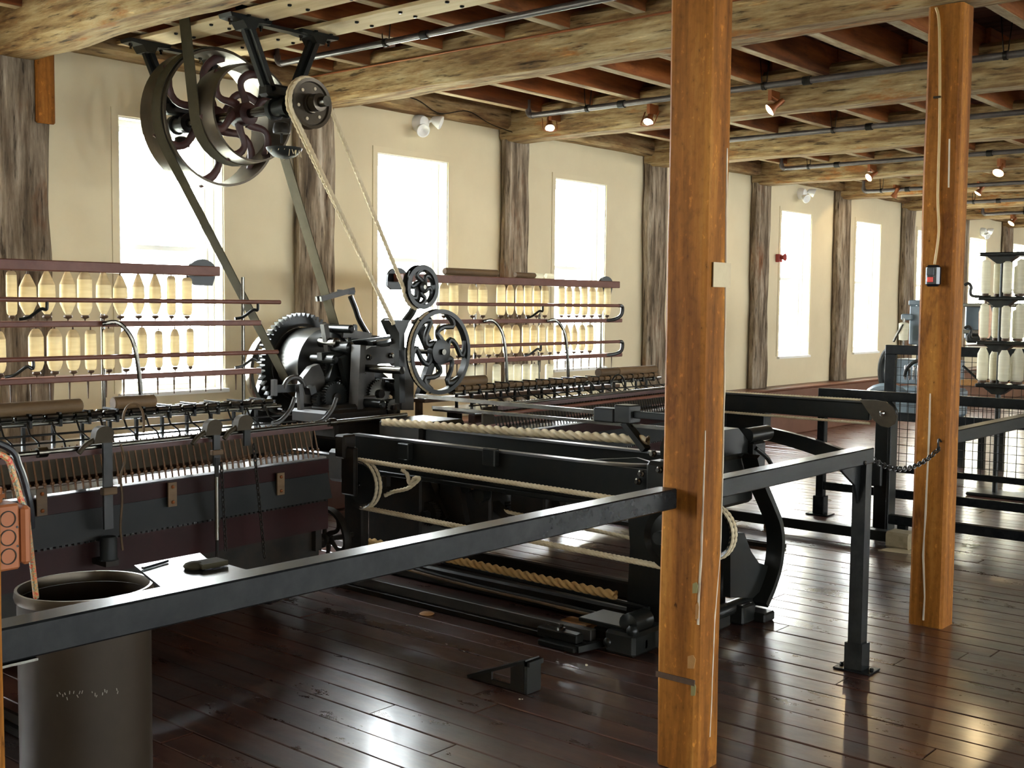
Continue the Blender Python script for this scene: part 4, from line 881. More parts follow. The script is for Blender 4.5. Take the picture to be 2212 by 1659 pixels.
# hangers
def hanger(x, y0, y1, label, fine):
    t = thing('shaft_hanger', (x, SY, 3.26), label, 'bracket', 'cast iron shaft hangers')
    for yy, s_ in ((y0, -1), (y1, 1)):
        leg = build(MB().bar((x, yy, 3.235), (x, SY+s_*0.09, SZ+0.09), 0.10, 0.03, (0, 1, 0)).bar((x, yy, 3.235), (x, SY+s_*0.09, SZ+0.09), 0.03, 0.075, (0, 1, 0)), 'hanger_leg', 'iron', t)
        build(MB().prism([(-0.15, 0.0), (0.15, 0.0), (0.14, -0.022), (0.05, -0.03), (0.03, -0.07), (-0.03, -0.07), (-0.06, -0.03), (-0.14, -0.022)], (x, yy, 3.264), (0, 1, 0), (0, 0, 1), (0.12, 0, 0)), 'foot_pad', 'iron', t)
        for by in (-0.11, 0.11): build(MB().lathe([(0.014, 0), (0.014, -0.014), (0.008, -0.02), (0.008, -0.035)], (x, yy+by, 3.24), (0, 0, 1), 6), 'bolt', 'steel', t)
    build(MB().bar((x, y0, 3.245), (x, y1, 3.245), 0.06, 0.02), 'tie_bar', 'iron', t)
    br = build(MB().lathe([(0.035, -0.09), (0.065, -0.085), (0.065, -0.05), (0.05, -0.045), (0.05, 0.045), (0.065, 0.05), (0.065, 0.085), (0.035, 0.09)], (x, SY, SZ), (1, 0, 0), 18).cbox(x-0.05, x+0.05, SY-0.14, SY+0.14, SZ+0.055, SZ+0.13, 0.015), 'bearing', 'iron', t)
    build(MB().lathe([(0.05, 0), (0.055, 0.02), (0.045, 0.06), (0.02, 0.07)], (x, SY, SZ-0.15), (0, 0, 1), 12), 'oil_box', 'iron_dull', br)
    if fine:
        build(MB().cyl((x, SY, SZ-0.21), (x, SY, SZ-0.15), 0.008, n=6), 'drip_stem', 'iron_dull', t)
        build(MB().lathe([(0.02, -0.30), (0.07, -0.285), (0.105, -0.25), (0.11, -0.235), (0.10, -0.235), (0.06, -0.265), (0.0, -0.27)], (x, SY+0.02, SZ), (0, 0, 1), 20), 'drip_pan', 'greytin', t)
        mb = MB(); rr = random.Random(8)
        for k in range(30):
            th = rr.uniform(0, 2*PI); p = V((x+0.1*math.cos(th), SY+0.02+0.1*math.sin(th), SZ-0.245)); mb.tube([p, p+V((rr.uniform(-.01, .01), rr.uniform(-.01, .01), -rr.uniform(0.01, 0.05)))], 0.002, 4)
        o = build(mb, 'lint', 'rope', t, 'wisps of lint'); o['kind'] = 'stuff'
XH1, XH2 = PY(608, 240, SY).x, PY(392, 262, SY).x
hanger(XH1, 4.27, 4.79, 'near cast iron shaft hanger with a lint-covered drip pan', True)
hanger(XH2, 4.27, 4.79, 'far cast iron shaft hanger nearer the windowed wall', False)
# pale planks bolted under the joists to carry the hangers
for (ya, yb, xs, lb) in ((4.19, 4.42, [(-7.02, -3.2)], 'pale new plank under the joists nearest the camera'), (4.69, 4.91, [(-7.02, -3.0)], 'pale new plank under the joists on the far side of the shaft')):
    for xa, xb in xs:
        o = tag(build(MB().cbox(xa, xb, ya, yb, 3.266, 3.289, 0.003), 'mounting_plank', 'ply'), lb, 'plank', 'planks carrying the shaft hangers')
        x = xa+0.25
        while x < xb-0.1:
            for yy in (ya+0.05, yb-0.05): build(MB().lathe([(0.013, 0), (0.013, -0.008), (0.007, -0.012)], (x, yy, 3.266), (0, 0, 1), 6), 'bolt', 'iron', o)
            x += 0.37
# belts
def belt_loop(x, c0, r0, c1, r1, w, th=0.006, full=True):
    # open belt around two circles (y,z) on the plane X = x
    (ya, za), (yb, zb) = c0, c1; d = math.hypot(yb-ya, zb-za); base = math.atan2(zb-za, yb-ya); off = math.acos((r0-r1)/d); pts = []
    a0, a1 = base+off, base-off+2*PI
    for k in range(25): t_ = a0+(a1-a0)*k/24; pts.append(V((x, ya+r0*math.cos(t_), za+r0*math.sin(t_))))
    b0, b1 = base-off, base+off
    for k in range(17): t_ = b0+(b1-b0)*k/16; pts.append(V((x, yb+r1*math.cos(t_), zb+r1*math.sin(t_))))
    pts.append(pts[0].copy()); return MB().ribbon(pts, w, th, (1, 0, 0))
XBELT = XB1-0.07
DY, DZ, DR = 5.34, 1.165, 0.262
tag(build(belt_loop(XBELT, (SY, SZ), RBig+0.006, (DY, DZ), DR+0.006, 0.095), 'drive_belt', 'leather'), 'long leather belt slanting from the big overhead pulley down to the drum', 'belt')
XV = XM0+0.055
pts = [V((XV, SY-0.40, 3.5))]
for k in range(17): th = PI+0.10+k*(PI-0.2)/16; pts.append(V((XV, SY+(RMid+0.006)*math.cos(th), SZ+(RMid+0.006)*math.sin(th))))
pts.append(V((XV, SY+0.02, 3.5)))
tag(build(MB().ribbon(pts, 0.105, 0.006, (1, 0, 0)), 'lift_belt', 'leather'), 'dark leather belt rising from the middle pulley into the ceiling', 'belt')

# ------------------------------------------------------------------ headstock
HS = t = thing('mule_headstock', (-5.0, 5.1, 0.001), 'black iron headstock with gears, drum and S-spoked rope wheels', 'machine')
XD0, XD1 = XBELT-0.09, XBELT+0.13
dr = build(MB().lathe([(0.24, XD0), (DR, XD0), (DR+0.004, (XD0+XD1)/2), (DR, XD1), (0.245, XD1), (0.24, XD1-0.03), (0.07, XD1-0.03)], (0, DY, DZ), (1, 0, 0), 48), 'belt_drum', plain('polished_drum_iron', (0.10, 0.10, 0.095), 0.3, 0.85), t)
build(MB().lathe([(0.03, -0.05), (0.075, -0.04), (0.075, 0.05), (0.05, 0.07), (0.02, 0.18)], (XD1-0.03, DY, DZ), (1, 0, 0), 20), 'hub', 'iron', dr)
gr_ = gear(t, 'large_gear', (XD0-0.07, DY, DZ+0.0), (1, 0, 0), 0.365, 0.055, 56, 0.03, 0.29, 'iron')
build(MB().lathe([(0.27, -0.02), (0.295, -0.02), (0.295, 0.02), (0.27, 0.02)], (XD0-0.07, DY, DZ), (1, 0, 0), 40, True).lathe([(0.03, -0.03), (0.26, -0.008), (0.26, 0.008), (0.08, 0.03)], (XD0-0.07, DY, DZ), (1, 0, 0), 32), 'gear_web', 'iron_dull', gr_)
wheel(t, 'fly_wheel', (XD0-0.22, DY-0.02, DZ-0.05), (1, 0, 0), 0.33, 0.06, 0.03, 0.06, 0.1, 5, 0.4, 0.04, 0.03, 'bright', 'iron', seg=40)
build(MB().cyl((XD0-0.4, DY, DZ), (XD1+0.75, DY, DZ), 0.026, n=14), 'rim_shaft', 'steel', t)
# side frames under the rim shaft
XW = X_ROPE+0.005
for xx in (XD0-0.32, XD1+0.17):
    poly = [(-0.36, 0), (-0.28, 0), (-0.20, 0.5), (0.2, 0.5), (0.28, 0), (0.36, 0), (0.32, 0.70), (0.20, 0.96), (0.10, DZ+0.05), (-0.10, DZ+0.05), (-0.20, 0.96), (-0.32, 0.70)]
    build(MB().prism(poly, (xx, DY, 0.0015), (0, 1, 0), (0, 0, 1), (0.05, 0, 0)), 'side_frame', 'iron', t)
build(MB().cbox(XD0-0.34, XW+0.05, DY-0.33, DY-0.27, 0.50, 0.62, 0.01).cbox(XD0-0.34, XW+0.05, DY+0.27, DY+0.33, 0.50, 0.62, 0.01), 'cross_rail', 'iron', t)
# arched casting in front of the drum, belt guard, small gears
XA = XD1+0.33
poly = [PX(x, y, XA) for x, y in ((768, 885), (768, 778), (776, 758), (792, 748), (850, 744), (872, 752), (884, 772), (884, 885), (858, 885), (856, 792), (848, 784), (808, 786), (800, 794), (800, 885))]
build(MB().prism([(p.y-poly[0].y, p.z-poly[0].z) for p in poly], poly[0], (0, 1, 0), (0, 0, 1), (0.09, 0, 0)), 'arched_frame', 'casting', t)
poly = [PX(x, y, XA-0.18) for x, y in ((640, 870), (650, 815), (668, 792), (684, 786), (694, 806), (700, 845), (697, 875))]
build(MB().prism([(p.y-poly[0].y, p.z-poly[0].z) for p in poly], poly[0], (0, 1, 0), (0, 0, 1), (0.05, 0, 0)), 'belt_guard', 'casting', t)
for (x, y, X_, R_, w_, n_) in ((716, 795, XA-0.2, 0.075, 0.035, 26), (722, 858, XA-0.05, 0.105, 0.04, 34), (742, 830, XA-0.1, 0.06, 0.05, 20), (815, 850, XA+0.05, 0.10, 0.05, 32), (770, 830, XA-0.12, 0.09, 0.03, 30), (690, 862, XA-0.1, 0.05, 0.05, 18), (845, 880, XA+0.1, 0.06, 0.04, 20)):
    p = PX(x, y, X_); g_ = gear(t, 'gear', p, (1, 0, 0), R_, w_, n_, R_*0.12, R_*0.28, 'iron' if n_ % 4 else 'steel')
    build(MB().lathe([(R_*0.12, -w_), (R_*0.3, -w_*0.9), (R_*0.3, w_*0.9), (R_*0.12, w_)], p, (1, 0, 0), 14), 'hub', 'iron_dull', g_)
for i, (x, y, X_, r_, L_) in enumerate(((710, 740, XA-0.2, 0.035, 0.18), (738, 750, XA-0.1, 0.04, 0.2), (700, 775, XA-0.15, 0.03, 0.25), (730, 710, XA-0.3, 0.03, 0.3), (765, 800, XA-0.05, 0.035, 0.2), (790, 870, XA+0.1, 0.03, 0.35), (830, 830, XA, 0.045, 0.3), (745, 775, XA-0.15, 0.05, 0.12))):
    p = PX(x, y, X_); build(MB().lathe([(r_*0.6, -L_/2), (r_, -L_/2+0.01), (r_, L_/2-0.01), (r_*0.6, L_/2)], p, (1, 0, 0), 14), 'shaft_boss', 'iron' if i % 4 else 'steel', t)
for i, (x0, y0, x1, y1, X_, w_, h_) in enumerate(((690, 770, 740, 765, XA-0.15, 0.05, 0.05), (760, 745, 840, 735, XA-0.1, 0.06, 0.03), (740, 720, 800, 728, XA-0.3, 0.06, 0.02), (755, 735, 795, 742, XA-0.2, 0.04, 0.03), (700, 700, 715, 790, XA-0.2, 0.04, 0.04), (740, 770, 760, 850, XA-0.05, 0.07, 0.05), (800, 800, 860, 850, XA-0.1, 0.06, 0.07), (590, 840, 650, 838, XA-0.05, 0.05, 0.02), (592, 820, 592, 855, XA-0.05, 0.03, 0.03), (646, 830, 650, 885, XA, 0.03, 0.035), (668, 835, 672, 850, XA, 0.05, 0.06), (845, 720, 832, 690, XA+0.05, 0.04, 0.06))):
    build(MB().bar(PX(x0, y0, X_), PX(x1, y1, X_), w_, h_, (1, 0, 0)), 'link_arm', 'casting' if i in (2, 4, 8, 9) else 'iron', t)
p = PX(635, 838, XA-0.05); build(MB().tube([p+V((0, 0.08*math.cos(k*PI/10), 0.07*math.sin(k*PI/10))) for k in range(11)], 0.016, 8), 'curved_handle', 'casting', t)
# dark gear-case masses below
for (xa, xb, ya, yb, za, zb_) in ((-6.1, XA+0.1, 5.05, 5.65, 0.70, 0.93), (XA-0.25, XA+0.12, 4.95, 5.5, 0.80, 0.90), (-5.6, -5.2, 5.2, 5.62, 0.4, 0.85), (-5.55, -5.0, 4.73, 5.22, 0.5, 0.70)):
    build(MB().cbox(xa, xb, ya, yb, za, zb_, 0.02), 'gear_case', 'iron_dull', t)
build(MB().bar(PX(775, 745, XA+0.06), PX(768, 900, XA+0.06), 0.05, 0.09, (1, 0, 0)).cbox(XA+0.02, XA+0.1, PX(778, 905, XA).y-0.06, PX(778, 905, XA).y+0.06, 0.80, 0.98, 0.01), 'arch_foot', 'casting', t)
for x, y in ((795, 772), (843, 768), (800, 880)):
    build(MB().lathe([(0.022, 0), (0.022, 0.015), (0.012, 0.02), (0.012, 0.03)], PX(x, y, XA+0.045), (1, 0, 0), 6), 'nut', 'steel', t)
# upright bracket with rope wheels
XR = X_ROPE
cS, cBg = PX(909, 620, XR), PX(948, 760, XR+0.02)
wheel(t, 'small_rope_wheel', cS, (1, 0, 0), 0.145, 0.05, 0.03, 0.035, 0.07, 6, 0.8, 0.036, 0.026, 'iron', seg=40, phase=0.2, groove=True)
wheel(t, 'large_rope_wheel', cBg, (1, 0, 0), 0.285, 0.05, 0.028, 0.085, 0.06, 6, 0.40, 0.042, 0.03, 'iron', s_curve=True, seg=52, phase=0.25, groove=True)
build(MB().bar(PX(864, 870, XR-0.09), PX(862, 735, XR-0.09), 0.05, 0.045, (1, 0, 0)), 'upright', 'iron', t)
build(MB().prism([(-0.06, 0.0), (-0.075, 0.035), (0.07, 0.035), (0.055, 0.0), (0.025, -0.05), (0.025, -0.16), (-0.02, -0.16), (-0.025, -0.05)], PX(858, 703, XR-0.05), (0, 1, 0), (0, 0, 1), (0.09, 0, 0)), 'bracket_head', 'iron', t)
build(MB().tube(smoothpath([PX(862, 735, XR-0.07), PX(872, 700, XR-0.06), PX(892, 670, XR-0.05), PX(906, 625, XR-0.05)], 5), 0.026, 8), 'curved_arm', 'iron', t)
build(MB().tube(smoothpath([PX(800, 745, XA-0.02), PX(820, 742, XA), PX(845, 738, XR-0.1), PX(862, 728, XR-0.09)], 5), 0.026, 8), 'curved_arm', 'iron', t)
build(MB().cyl(cS-V((0.12, 0, 0)), cS+V((0.04, 0, 0)), 0.014, n=10).cyl(cBg-V((0.25, 0, 0)), cBg+V((0.05, 0, 0)), 0.02, n=10), 'axle', 'steel', t)
build(MB().bar(PX(900, 690, XR-0.08), PX(935, 770, XR-0.08), 0.06, 0.04, (1, 0, 0)).bar(PX(935, 770, XR-0.08), PX(905, 860, XR-0.08), 0.06, 0.04, (1, 0, 0)), 'axle_stay', 'iron', t)
# belt shifter
XS = XBELT+0.02
a, b = PX(757, 640, XS), PX(805, 735, XS)
sh = build(MB().tube(smoothpath([PX(757, 640, XS), PX(768, 668, XS), PX(778, 695, XS), PX(806, 740, XS)], 5), 0.020, 8), 'shifter_lever', 'iron', t)
for dx in (-0.075, 0.075): build(MB().bar(PX(688+dx*60, 646, XS+dx), PX(765, 626, XS+dx), 0.02, 0.035), 'shifter_fork', 'casting', sh)
build(MB().bar(PX(735, 630, XS-0.08), PX(760, 632, XS+0.09), 0.05, 0.03), 'fork_bridge', 'iron', sh)
build(MB().bar(PX(745, 724, XS), PX(812, 728, XS), 0.09, 0.02).bar(PX(805, 730, XS), PX(805, 765, XS), 0.05, 0.05, (1, 0, 0)), 'lever_bracket', 'iron', sh)
build(MB().prism([(0.018*math.cos(k*PI/6), 0.018*math.sin(k*PI/6)+(0.03 if k < 7 else -0.03)) for k in range(12)], PX(766, 715, XS+0.1), (0, 1, 0), (0, 0, 1), (0.02, 0, 0)), 'slotted_lug', 'iron', t)
# long side rails with polished flanges, rounded end
NY, FY, RT = 4.70, 5.25, 0.822
for yy in (NY, FY):
    build(MB().cbox(-5.25, -3.12, yy-0.015, yy+0.015, RT-0.20, RT-0.012, 0.004), 'side_rail', 'iron', t)
    build(MB().cbox(-5.25, -3.12, yy-0.03, yy+0.03, RT-0.225, RT-0.20, 0.004), 'rail_lower_flange', 'iron', t)
pl = [V((-5.25, NY, RT)), V((-3.55, NY, RT)), V((-3.40, NY+0.01, RT)), V((-3.28, NY+0.05, RT)), V((-3.18, NY+0.13, RT)), V((-3.13, NY+0.22, RT)), V((-3.12, NY+0.28, RT)), V((-3.13, FY-0.22, RT)), V((-3.18, FY-0.12, RT)), V((-3.28, FY-0.04, RT)), V((-3.40, FY, RT)), V((-5.25, FY, RT))]
mb = MB(); m = len(pl)
for i, p in enumerate(pl):
    a = (pl[min(i+1, m-1)]-pl[max(i-1, 0)]).normalized(); n_ = V((-a.y, a.x, 0))*0.026
    mb.v += [p-n_-V((0, 0, 0.012)), p+n_-V((0, 0, 0.012)), p+n_, p-n_]
    if i:
        for k in range(4): mb.f.append((4*i-4+k, 4*i-4+(k+1) % 4, 4*i+(k+1) % 4, 4*i+k))
mb.f += [(3, 2, 1, 0), (4*m-4, 4*m-3, 4*m-2, 4*m-1)]
build(mb, 'rail_top_flange', plain('polished_black_flange', (0.16, 0.16, 0.16), 0.28, 0.9), t)
build(MB().prism([(-0.9, -0.1), (0.5, -0.1), (0.62, -0.05), (0.62, 0.1), (0.5, 0.12), (-0.2, 0.03)], (-3.9, 4.98, 0.70), (1, 0, 0), (0, 0, 1), (0, 0.02, 0)), 'inner_slide', 'iron', t)
build(MB().bar((-4.75, 4.93, 0.775), (-3.9, 4.93, 0.765), 0.05, 0.008), 'slide_blade', 'greytin', t)
for x, y in ((1065, 962), (880, 950)):
    p = PY(x, y+12, NY-0.02); build(MB().cbox(p.x-0.045, p.x+0.045, NY-0.06, NY-0.016, p.z-0.08, p.z+0.015, 0.006), 'rail_lug', 'iron', t)
# end block and bolts
build(MB().cbox(-3.14, -2.92, 4.66, 5.34, 0.60, 0.86, 0.02), 'end_block', 'iron', t)
build(MB().prism([(-0.26, 0), (-0.27, 0.06), (-0.24, 0.11), (-0.2, 0.13), (0.2, 0.13), (0.3, 0.06), (0.3, 0)], (-3.02, 5.0, 0.862), (0, 1, 0), (0, 0, 1), (0.16, 0, 0)), 'end_hood', 'iron', t)
for x, y in ((1385, 1023), (1378, 1040), (1424, 1015), (1410, 980)):
    p = PY(x, y, 4.65); build(MB().lathe([(0.018, 0), (0.018, -0.014), (0.010, -0.018), (0.010, -0.028)], (p.x, 4.66, p.z), (0, 1, 0), 6), 'bolt', 'steel', t)
p = PX(1620, 945, -2.9)
build(MB().cyl((-2.95, 5.30, p.z), (-2.95, 5.52, p.z), 0.04, n=16).cbox(-3.02, -2.90, 5.30, 5.42, p.z-0.2, p.z-0.03, 0.01), 'shaft_stub', 'iron', t)
build(MB().tube([PX(x, y, -2.9) for x, y in ((1632, 968), (1650, 982), (1658, 990), (1668, 1006))], 0.012, 8), 'latch_lever', 'iron', t)
# bowed leg and lower end frame
pts = smoothpath([PX(x, y, -2.86) for x, y in ((1622, 985), (1636, 1040), (1655, 1085), (1672, 1130), (1676, 1175), (1670, 1225), (1655, 1272), (1640, 1305))], 4)
pts[-1].z = max(pts[-1].z, 0.03)
mb = MB()
for i, p in enumerate(pts):
    a = (pts[min(i+1, len(pts)-1)]-pts[max(i-1, 0)]).normalized(); n_ = a.cross(V((1, 0, 0)))*0.016
    mb.v += [p-V((0.045, 0, 0))-n_, p+V((0.045, 0, 0))-n_, p+V((0.045, 0, 0))+n_, p-V((0.045, 0, 0))+n_]
    if i:
        for k in range(4): mb.f.append((4*i-4+k, 4*i-4+(k+1) % 4, 4*i+(k+1) % 4, 4*i+k))
mb.f += [(3, 2, 1, 0), tuple(range(len(mb.v)-4, len(mb.v)))]
build(mb, 'bowed_leg', 'iron', t)
lp = pts[-1]
build(MB().cbox(lp.x-0.07, lp.x+0.06, lp.y-0.05, lp.y+0.06, 0.0015, 0.05, 0.008), 'leg_foot', 'iron', t)
poly = [(0.0, 0.0), (0.24, 0.0), (0.22, 0.42), (0.20, 0.60), (0.0, 0.60), (0.02, 0.42)]
for yy in (4.72, 5.23): build(MB().prism(poly, (-3.26, yy, 0.0015), (1, 0, 0), (0, 0, 1), (0, 0.05, 0)), 'end_leg', 'iron', t)
poly = [PX(x, y, -2.9) for x, y in ((1570, 1150), (1600, 1150), (1615, 1190), (1632, 1215), (1655, 1222), (1655, 1255), (1620, 1290), (1570, 1290))]
build(MB().prism([(p.y-poly[0].y, p.z-poly[0].z) for p in poly], poly[0], (0, 1, 0), (0, 0, 1), (0.04, 0, 0)), 'end_bracket', 'iron', t)
build(MB().cyl((-2.95, 4.75, 0.07), (-2.92, 5.45, 0.09), 0.035, n=12).cbox(-3.0, -2.9, 4.8, 5.1, 0.0015, 0.07, 0.01).cbox(-2.98, -2.86, 5.15, 5.28, 0.0015, 0.10, 0.01), 'foot_shaft', 'iron', t)
# rods above the rails with the sliding block
def ry(x, y, Y): return PY(x, y, Y)
build(MB().bar(ry(900, 855, 5.0), ry(1300, 891, 5.0), 0.022, 0.022), 'square_rod', 'steel', t)
build(MB().bar(ry(935, 880, 5.0), ry(1470, 928, 5.0), 0.018, 0.018), 'square_rod', 'steel', t)
p, q_ = ry(1290, 897, 5.0), ry(1335, 900, 5.0)
build(MB().cbox(p.x, q_.x, 4.96, 5.04, p.z-0.03, p.z+0.045, 0.008), 'sliding_block', 'greytin', t)
a, b = ry(1336, 873, 4.99), ry(1370, 915, 4.99)
build(MB().cbox(a.x, b.x, 4.95, 5.05, b.z, a.z, 0.006), 'guide_head', 'iron', t)
build(MB().bar(ry(1350, 912, 4.99), ry(1396, 972, 4.99), 0.03, 0.055, (0, 1, 0)), 'guide_leg', 'iron', t)
a, b = ry(1371, 886, 4.99), ry(1470, 920, 4.99)
build(MB().cbox(a.x, b.x, 4.975, 5.005, b.z+0.02, a.z-0.005, 0.004), 'flat_guide', 'greytin', t)
# carriage square: pulleys, spoked wheel, under-works
wheel(t, 'spoked_wheel', (-5.12, 4.36, 0.245), (0, 1, 0), 0.19, 0.05, 0.02, 0.035, 0.06, 6, 0.45, 0.03, 0.02, 'iron_dull', seg=36)
build(MB().cyl((-5.12, 4.25, 0.245), (-5.12, 4.6, 0.245), 0.015, n=10).cbox(-5.2, -5.04, 4.56, 4.62, 0.0015, 0.6, 0.01), 'wheel_stand', 'iron_dull', t)
cP = PY(783, 1046, 4.5)
def rope_sheave(c, r, label=None):
    s1 = build(MB().lathe([(0.03, -0.03), (r-0.025, -0.012), (r, -0.03), (r-0.014, -0.015), (r, 0.0), (r-0.014, 0.015), (r, 0.03), (r-0.025, 0.012), (0.03, 0.03)], c, (0, 1, 0), 40), 'rope_sheave', 'iron', t, label)
    build(MB().cyl(c-V((0, 0.06, 0)), c+V((0, 0.12, 0)), 0.018, n=10), 'pin', 'steel', s1); return s1
RS = 0.138
rope_sheave(cP, RS)
build(MB().cbox(cP.x-0.10, cP.x+0.02, 4.42, 4.455, cP.z-0.06, cP.z+0.22, 0.01).cbox(cP.x-0.13, cP.x-0.05, 4.40, 4.5, cP.z+0.15, 0.85, 0.01).cbox(cP.x-0.05, cP.x+0.02, 4.56, 4.68, cP.z-0.05, cP.z+0.03, 0.01), 'sheave_bracket', 'iron_dull', t)
cQ = PY(1440, 1160, 4.5); cQ.x = -2.86
rope_sheave(cQ, RS+0.01)
c3 = PX(1556, 1152, -2.84); c3 = V((-2.9, c3.y, c3.z)); rope_sheave(c3, RS)
build(MB().cbox(cQ.x-0.02, cQ.x+0.06, 4.42, 4.46, 0.0015, cQ.z+0.03, 0.01).cbox(cQ.x-0.02, cQ.x+0.06, 4.54, 4.6, 0.0015, cQ.z+0.03, 0.01).cyl((cQ.x+0.0, 4.36, cQ.z+0.02), (cQ.x, 4.44, cQ.z+0.02), 0.03, n=12), 'sheave_stand', 'iron', t)
# works hanging below the rails
for i, (x, y, r_, Y_) in enumerate(((905, 1060, 0.06, 4.85), (960, 1085, 0.09, 4.95), (1040, 1068, 0.045, 4.8), (1080, 1100, 0.08, 5.0), (1150, 1075, 0.05, 5.0), (930, 1110, 0.07, 4.8), (1010, 1045, 0.05, 4.78))):
    p = PY(x, y, Y_)
    if i % 2 == 0: build(MB().lathe([(r_*0.4, -0.04), (r_, -0.03), (r_, 0.03), (r_*0.4, 0.04)], p, (0, 1, 0), 18), 'bush', 'iron', t)
    else:
        g_ = gear(t, 'gear', p, (0, 1, 0), r_, 0.04, 24, r_*0.12, r_*0.3, 'iron_dull'); build(MB().cyl(p-V((0, 0.06, 0)), p+V((0, 0.06, 0)), r_*0.32, n=12), 'hub', 'iron', g_)
for (x0, y0, x1, y1, Y_, w_) in ((870, 1030, 905, 1110, 4.8, 0.05), (930, 1040, 965, 1120, 4.85, 0.05), (990, 1050, 1005, 1130, 4.75, 0.04), (1040, 1060, 1100, 1120, 4.9, 0.05), (1120, 1070, 1135, 1120, 4.95, 0.04), (1160, 1060, 1185, 1105, 4.95, 0.04), (1195, 1060, 1215, 1100, 5.0, 0.05), (840, 1010, 860, 1120, 4.9, 0.06), (1100, 1060, 1190, 1066, 5.0, 0.05)):
    build(MB().bar(PY(x0, y0, Y_), PY(x1, y1, Y_), 0.04, w_, (0, 1, 0)), 'hanging_bar', 'iron_dull', t)
for (xa, xb, ya, yb, za, zb_) in ((-5.2, -4.75, 4.75, 5.2, 0.12, 0.6), (-4.7, -4.3, 4.85, 5.15, 0.3, 0.58), (-4.2, -3.95, 4.9, 5.1, 0.40, 0.58), (-5.3, -3.2, 5.18, 5.24, 0.0015, 0.10), (-5.3, -3.2, 4.72, 4.78, 0.0015, 0.10), (-3.25, -2.95, 4.40, 4.44, 0.02, 0.08)):
    build(MB().cbox(xa, xb, ya, yb, za, zb_, 0.012), 'lower_casting', 'iron_dull', t)
for x, y in ((1021, 1054), (1047, 1056), (1110, 1034)): build(MB().ball(PY(x, y, 4.72), 0.012, 8), 'stud', 'bright', t)
# rods low along the floor
for (y_, z_, r_, mt) in ((4.58, 0.10, 0.012, 'iron'), (4.66, 0.16, 0.014, 'iron'), (4.46, 0.13, 0.008, 'brownroll')):
    build(MB().tube(smoothpath([(-5.0, y_, z_+0.03), (-4.2, y_-0.01, z_), (-3.6, y_, z_-0.01), (-3.1, y_, z_-0.02)], 5), r_, 8), 'low_rod', mt, t)
build(MB().cbox(-3.3, -3.05, 4.36, 4.56, 0.105, 0.125, 0.004).cbox(-3.12, -2.95, 4.32, 4.6, 0.0015, 0.11, 0.015).lathe([(0.02, -0.08), (0.05, -0.07), (0.05, 0.07), (0.02, 0.08)], (-3.02, 4.44, 0.14), (0, 1, 0), 14), 'floor_bearing', 'iron', t)
for kp, kr in (((-2.98, 4.35, 0.12), 0.03), ((-3.1, 4.33, 0.05), 0.025)): build(MB().ball(kp, kr, 10), 'knob', 'iron', t)

# ------------------------------------------------------------------ ropes
def rope(name, pts, r, mat, label, group=None): return tag(build(rope_mesh(pts, r, 2.7, 3, 0.32 if r > 0.015 else 0.2), name, mat, angle=80), label, 'rope', group)
# endless rope from overhead pulley
for k, dx in enumerate((-0.013, 0.013)):
    pl = [V((X_ROPE+dx, SY+(RRope+0.004)*math.cos(a), SZ+(RRope+0.004)*math.sin(a))) for a in [0.42+(PI-0.1)*k_/14 for k_ in range(15)]]
    lowL, lowR = PX(846, 692, XR+dx), PX(884, 640, XR+dx)
    if k == 0:
        pts = [lowL]+pl[::-1]
        wrap = [V((XR+dx, cS.y+(0.145)*math.cos(a), cS.z+0.145*math.sin(a))) for a in [PI*1.02+k_*0.1 for k_ in range(14)]]
        big = [V((XR+0.02, cBg.y+0.287*math.cos(a), cBg.z+0.287*math.sin(a))) for a in [1.75-k_*0.2 for k_ in range(1, 0, -1)]]
        pts = pts+wrap
        rope('drive_rope', pts, 0.0125, 'rope', 'cream rope looping from the overhead rope pulley to the small S-spoked wheel')
    else:
        rope('drive_rope', [PX(850, 700, XR+dx)]+pl[::-1][:8], 0.0125, 'rope', 'second cream rope strand lying beside the loop on the left side')
pts = [V((XR+0.02, cBg.y+0.279*math.cos(a), cBg.z+0.279*math.sin(a))) for a in [PI*0.62+k_*0.12 for k_ in range(0, 38)]]
rope('wheel_rope', pts, 0.010, 'rope', 'cream rope lying in the groove of the large S-spoked wheel')
rope('upper_rope', [ry(828, 911, 4.92), ry(1100, 931, 4.97), ry(1400, 951, 5.0)], 0.021, 'rope', 'thick cream rope above the headstock side rail')
rr_ = RS-0.004
for k, dy in enumerate((-0.015, 0.015)):
    c0 = cP+V((0, dy, 0)); c1 = cQ+V((0, dy, 0))
    arcp = [c0+V((rr_*math.cos(a), 0, rr_*math.sin(a))) for a in [PI/2-0.05-k_*PI/14 for k_ in range(15)]]
    top = [c1+V((0, 0, rr_+0.008))]+[V((c0.x-0.08, c0.y, c0.z+rr_+0.005))]+arcp[1:]+[c1+V((0, 0, -rr_-0.008))]
    rope('carriage_rope', top, 0.0095, 'rope', ('near' if k == 0 else 'far')+' strand of the paired cream rope wound round the sheaves under the guard rail', 'paired carriage ropes')
for k, dy in enumerate((-0.015, 0.015)): rope('sheave_rope', [c3+V((rr_*math.cos(a), dy, rr_*math.sin(a))) for a in [-2.2+k_*0.2 for k_ in range(24)]], 0.0095, 'rope', ('near' if k == 0 else 'far')+' cream rope turn on the sheave just right of the big orange post', 'rope turns on the far sheave')
rope('lower_rope', [PY(800, 1170, 4.5), PY(980, 1209, 4.5), PY(1330, 1286, 4.5)], 0.019, 'tan_rope', 'thick twisted tan rope running low under the guard rail')
pts = smoothpath([PY(x, y, 4.62) for x, y in ((832, 1070), (850, 1062), (880, 1055), (900, 1040), (905, 1033), (895, 1033), (885, 1045), (880, 1025), (868, 1015))], 5)
rope('rope_tail', pts, 0.011, 'rope', 'knotted loose rope end beside the sheave left of the rails')
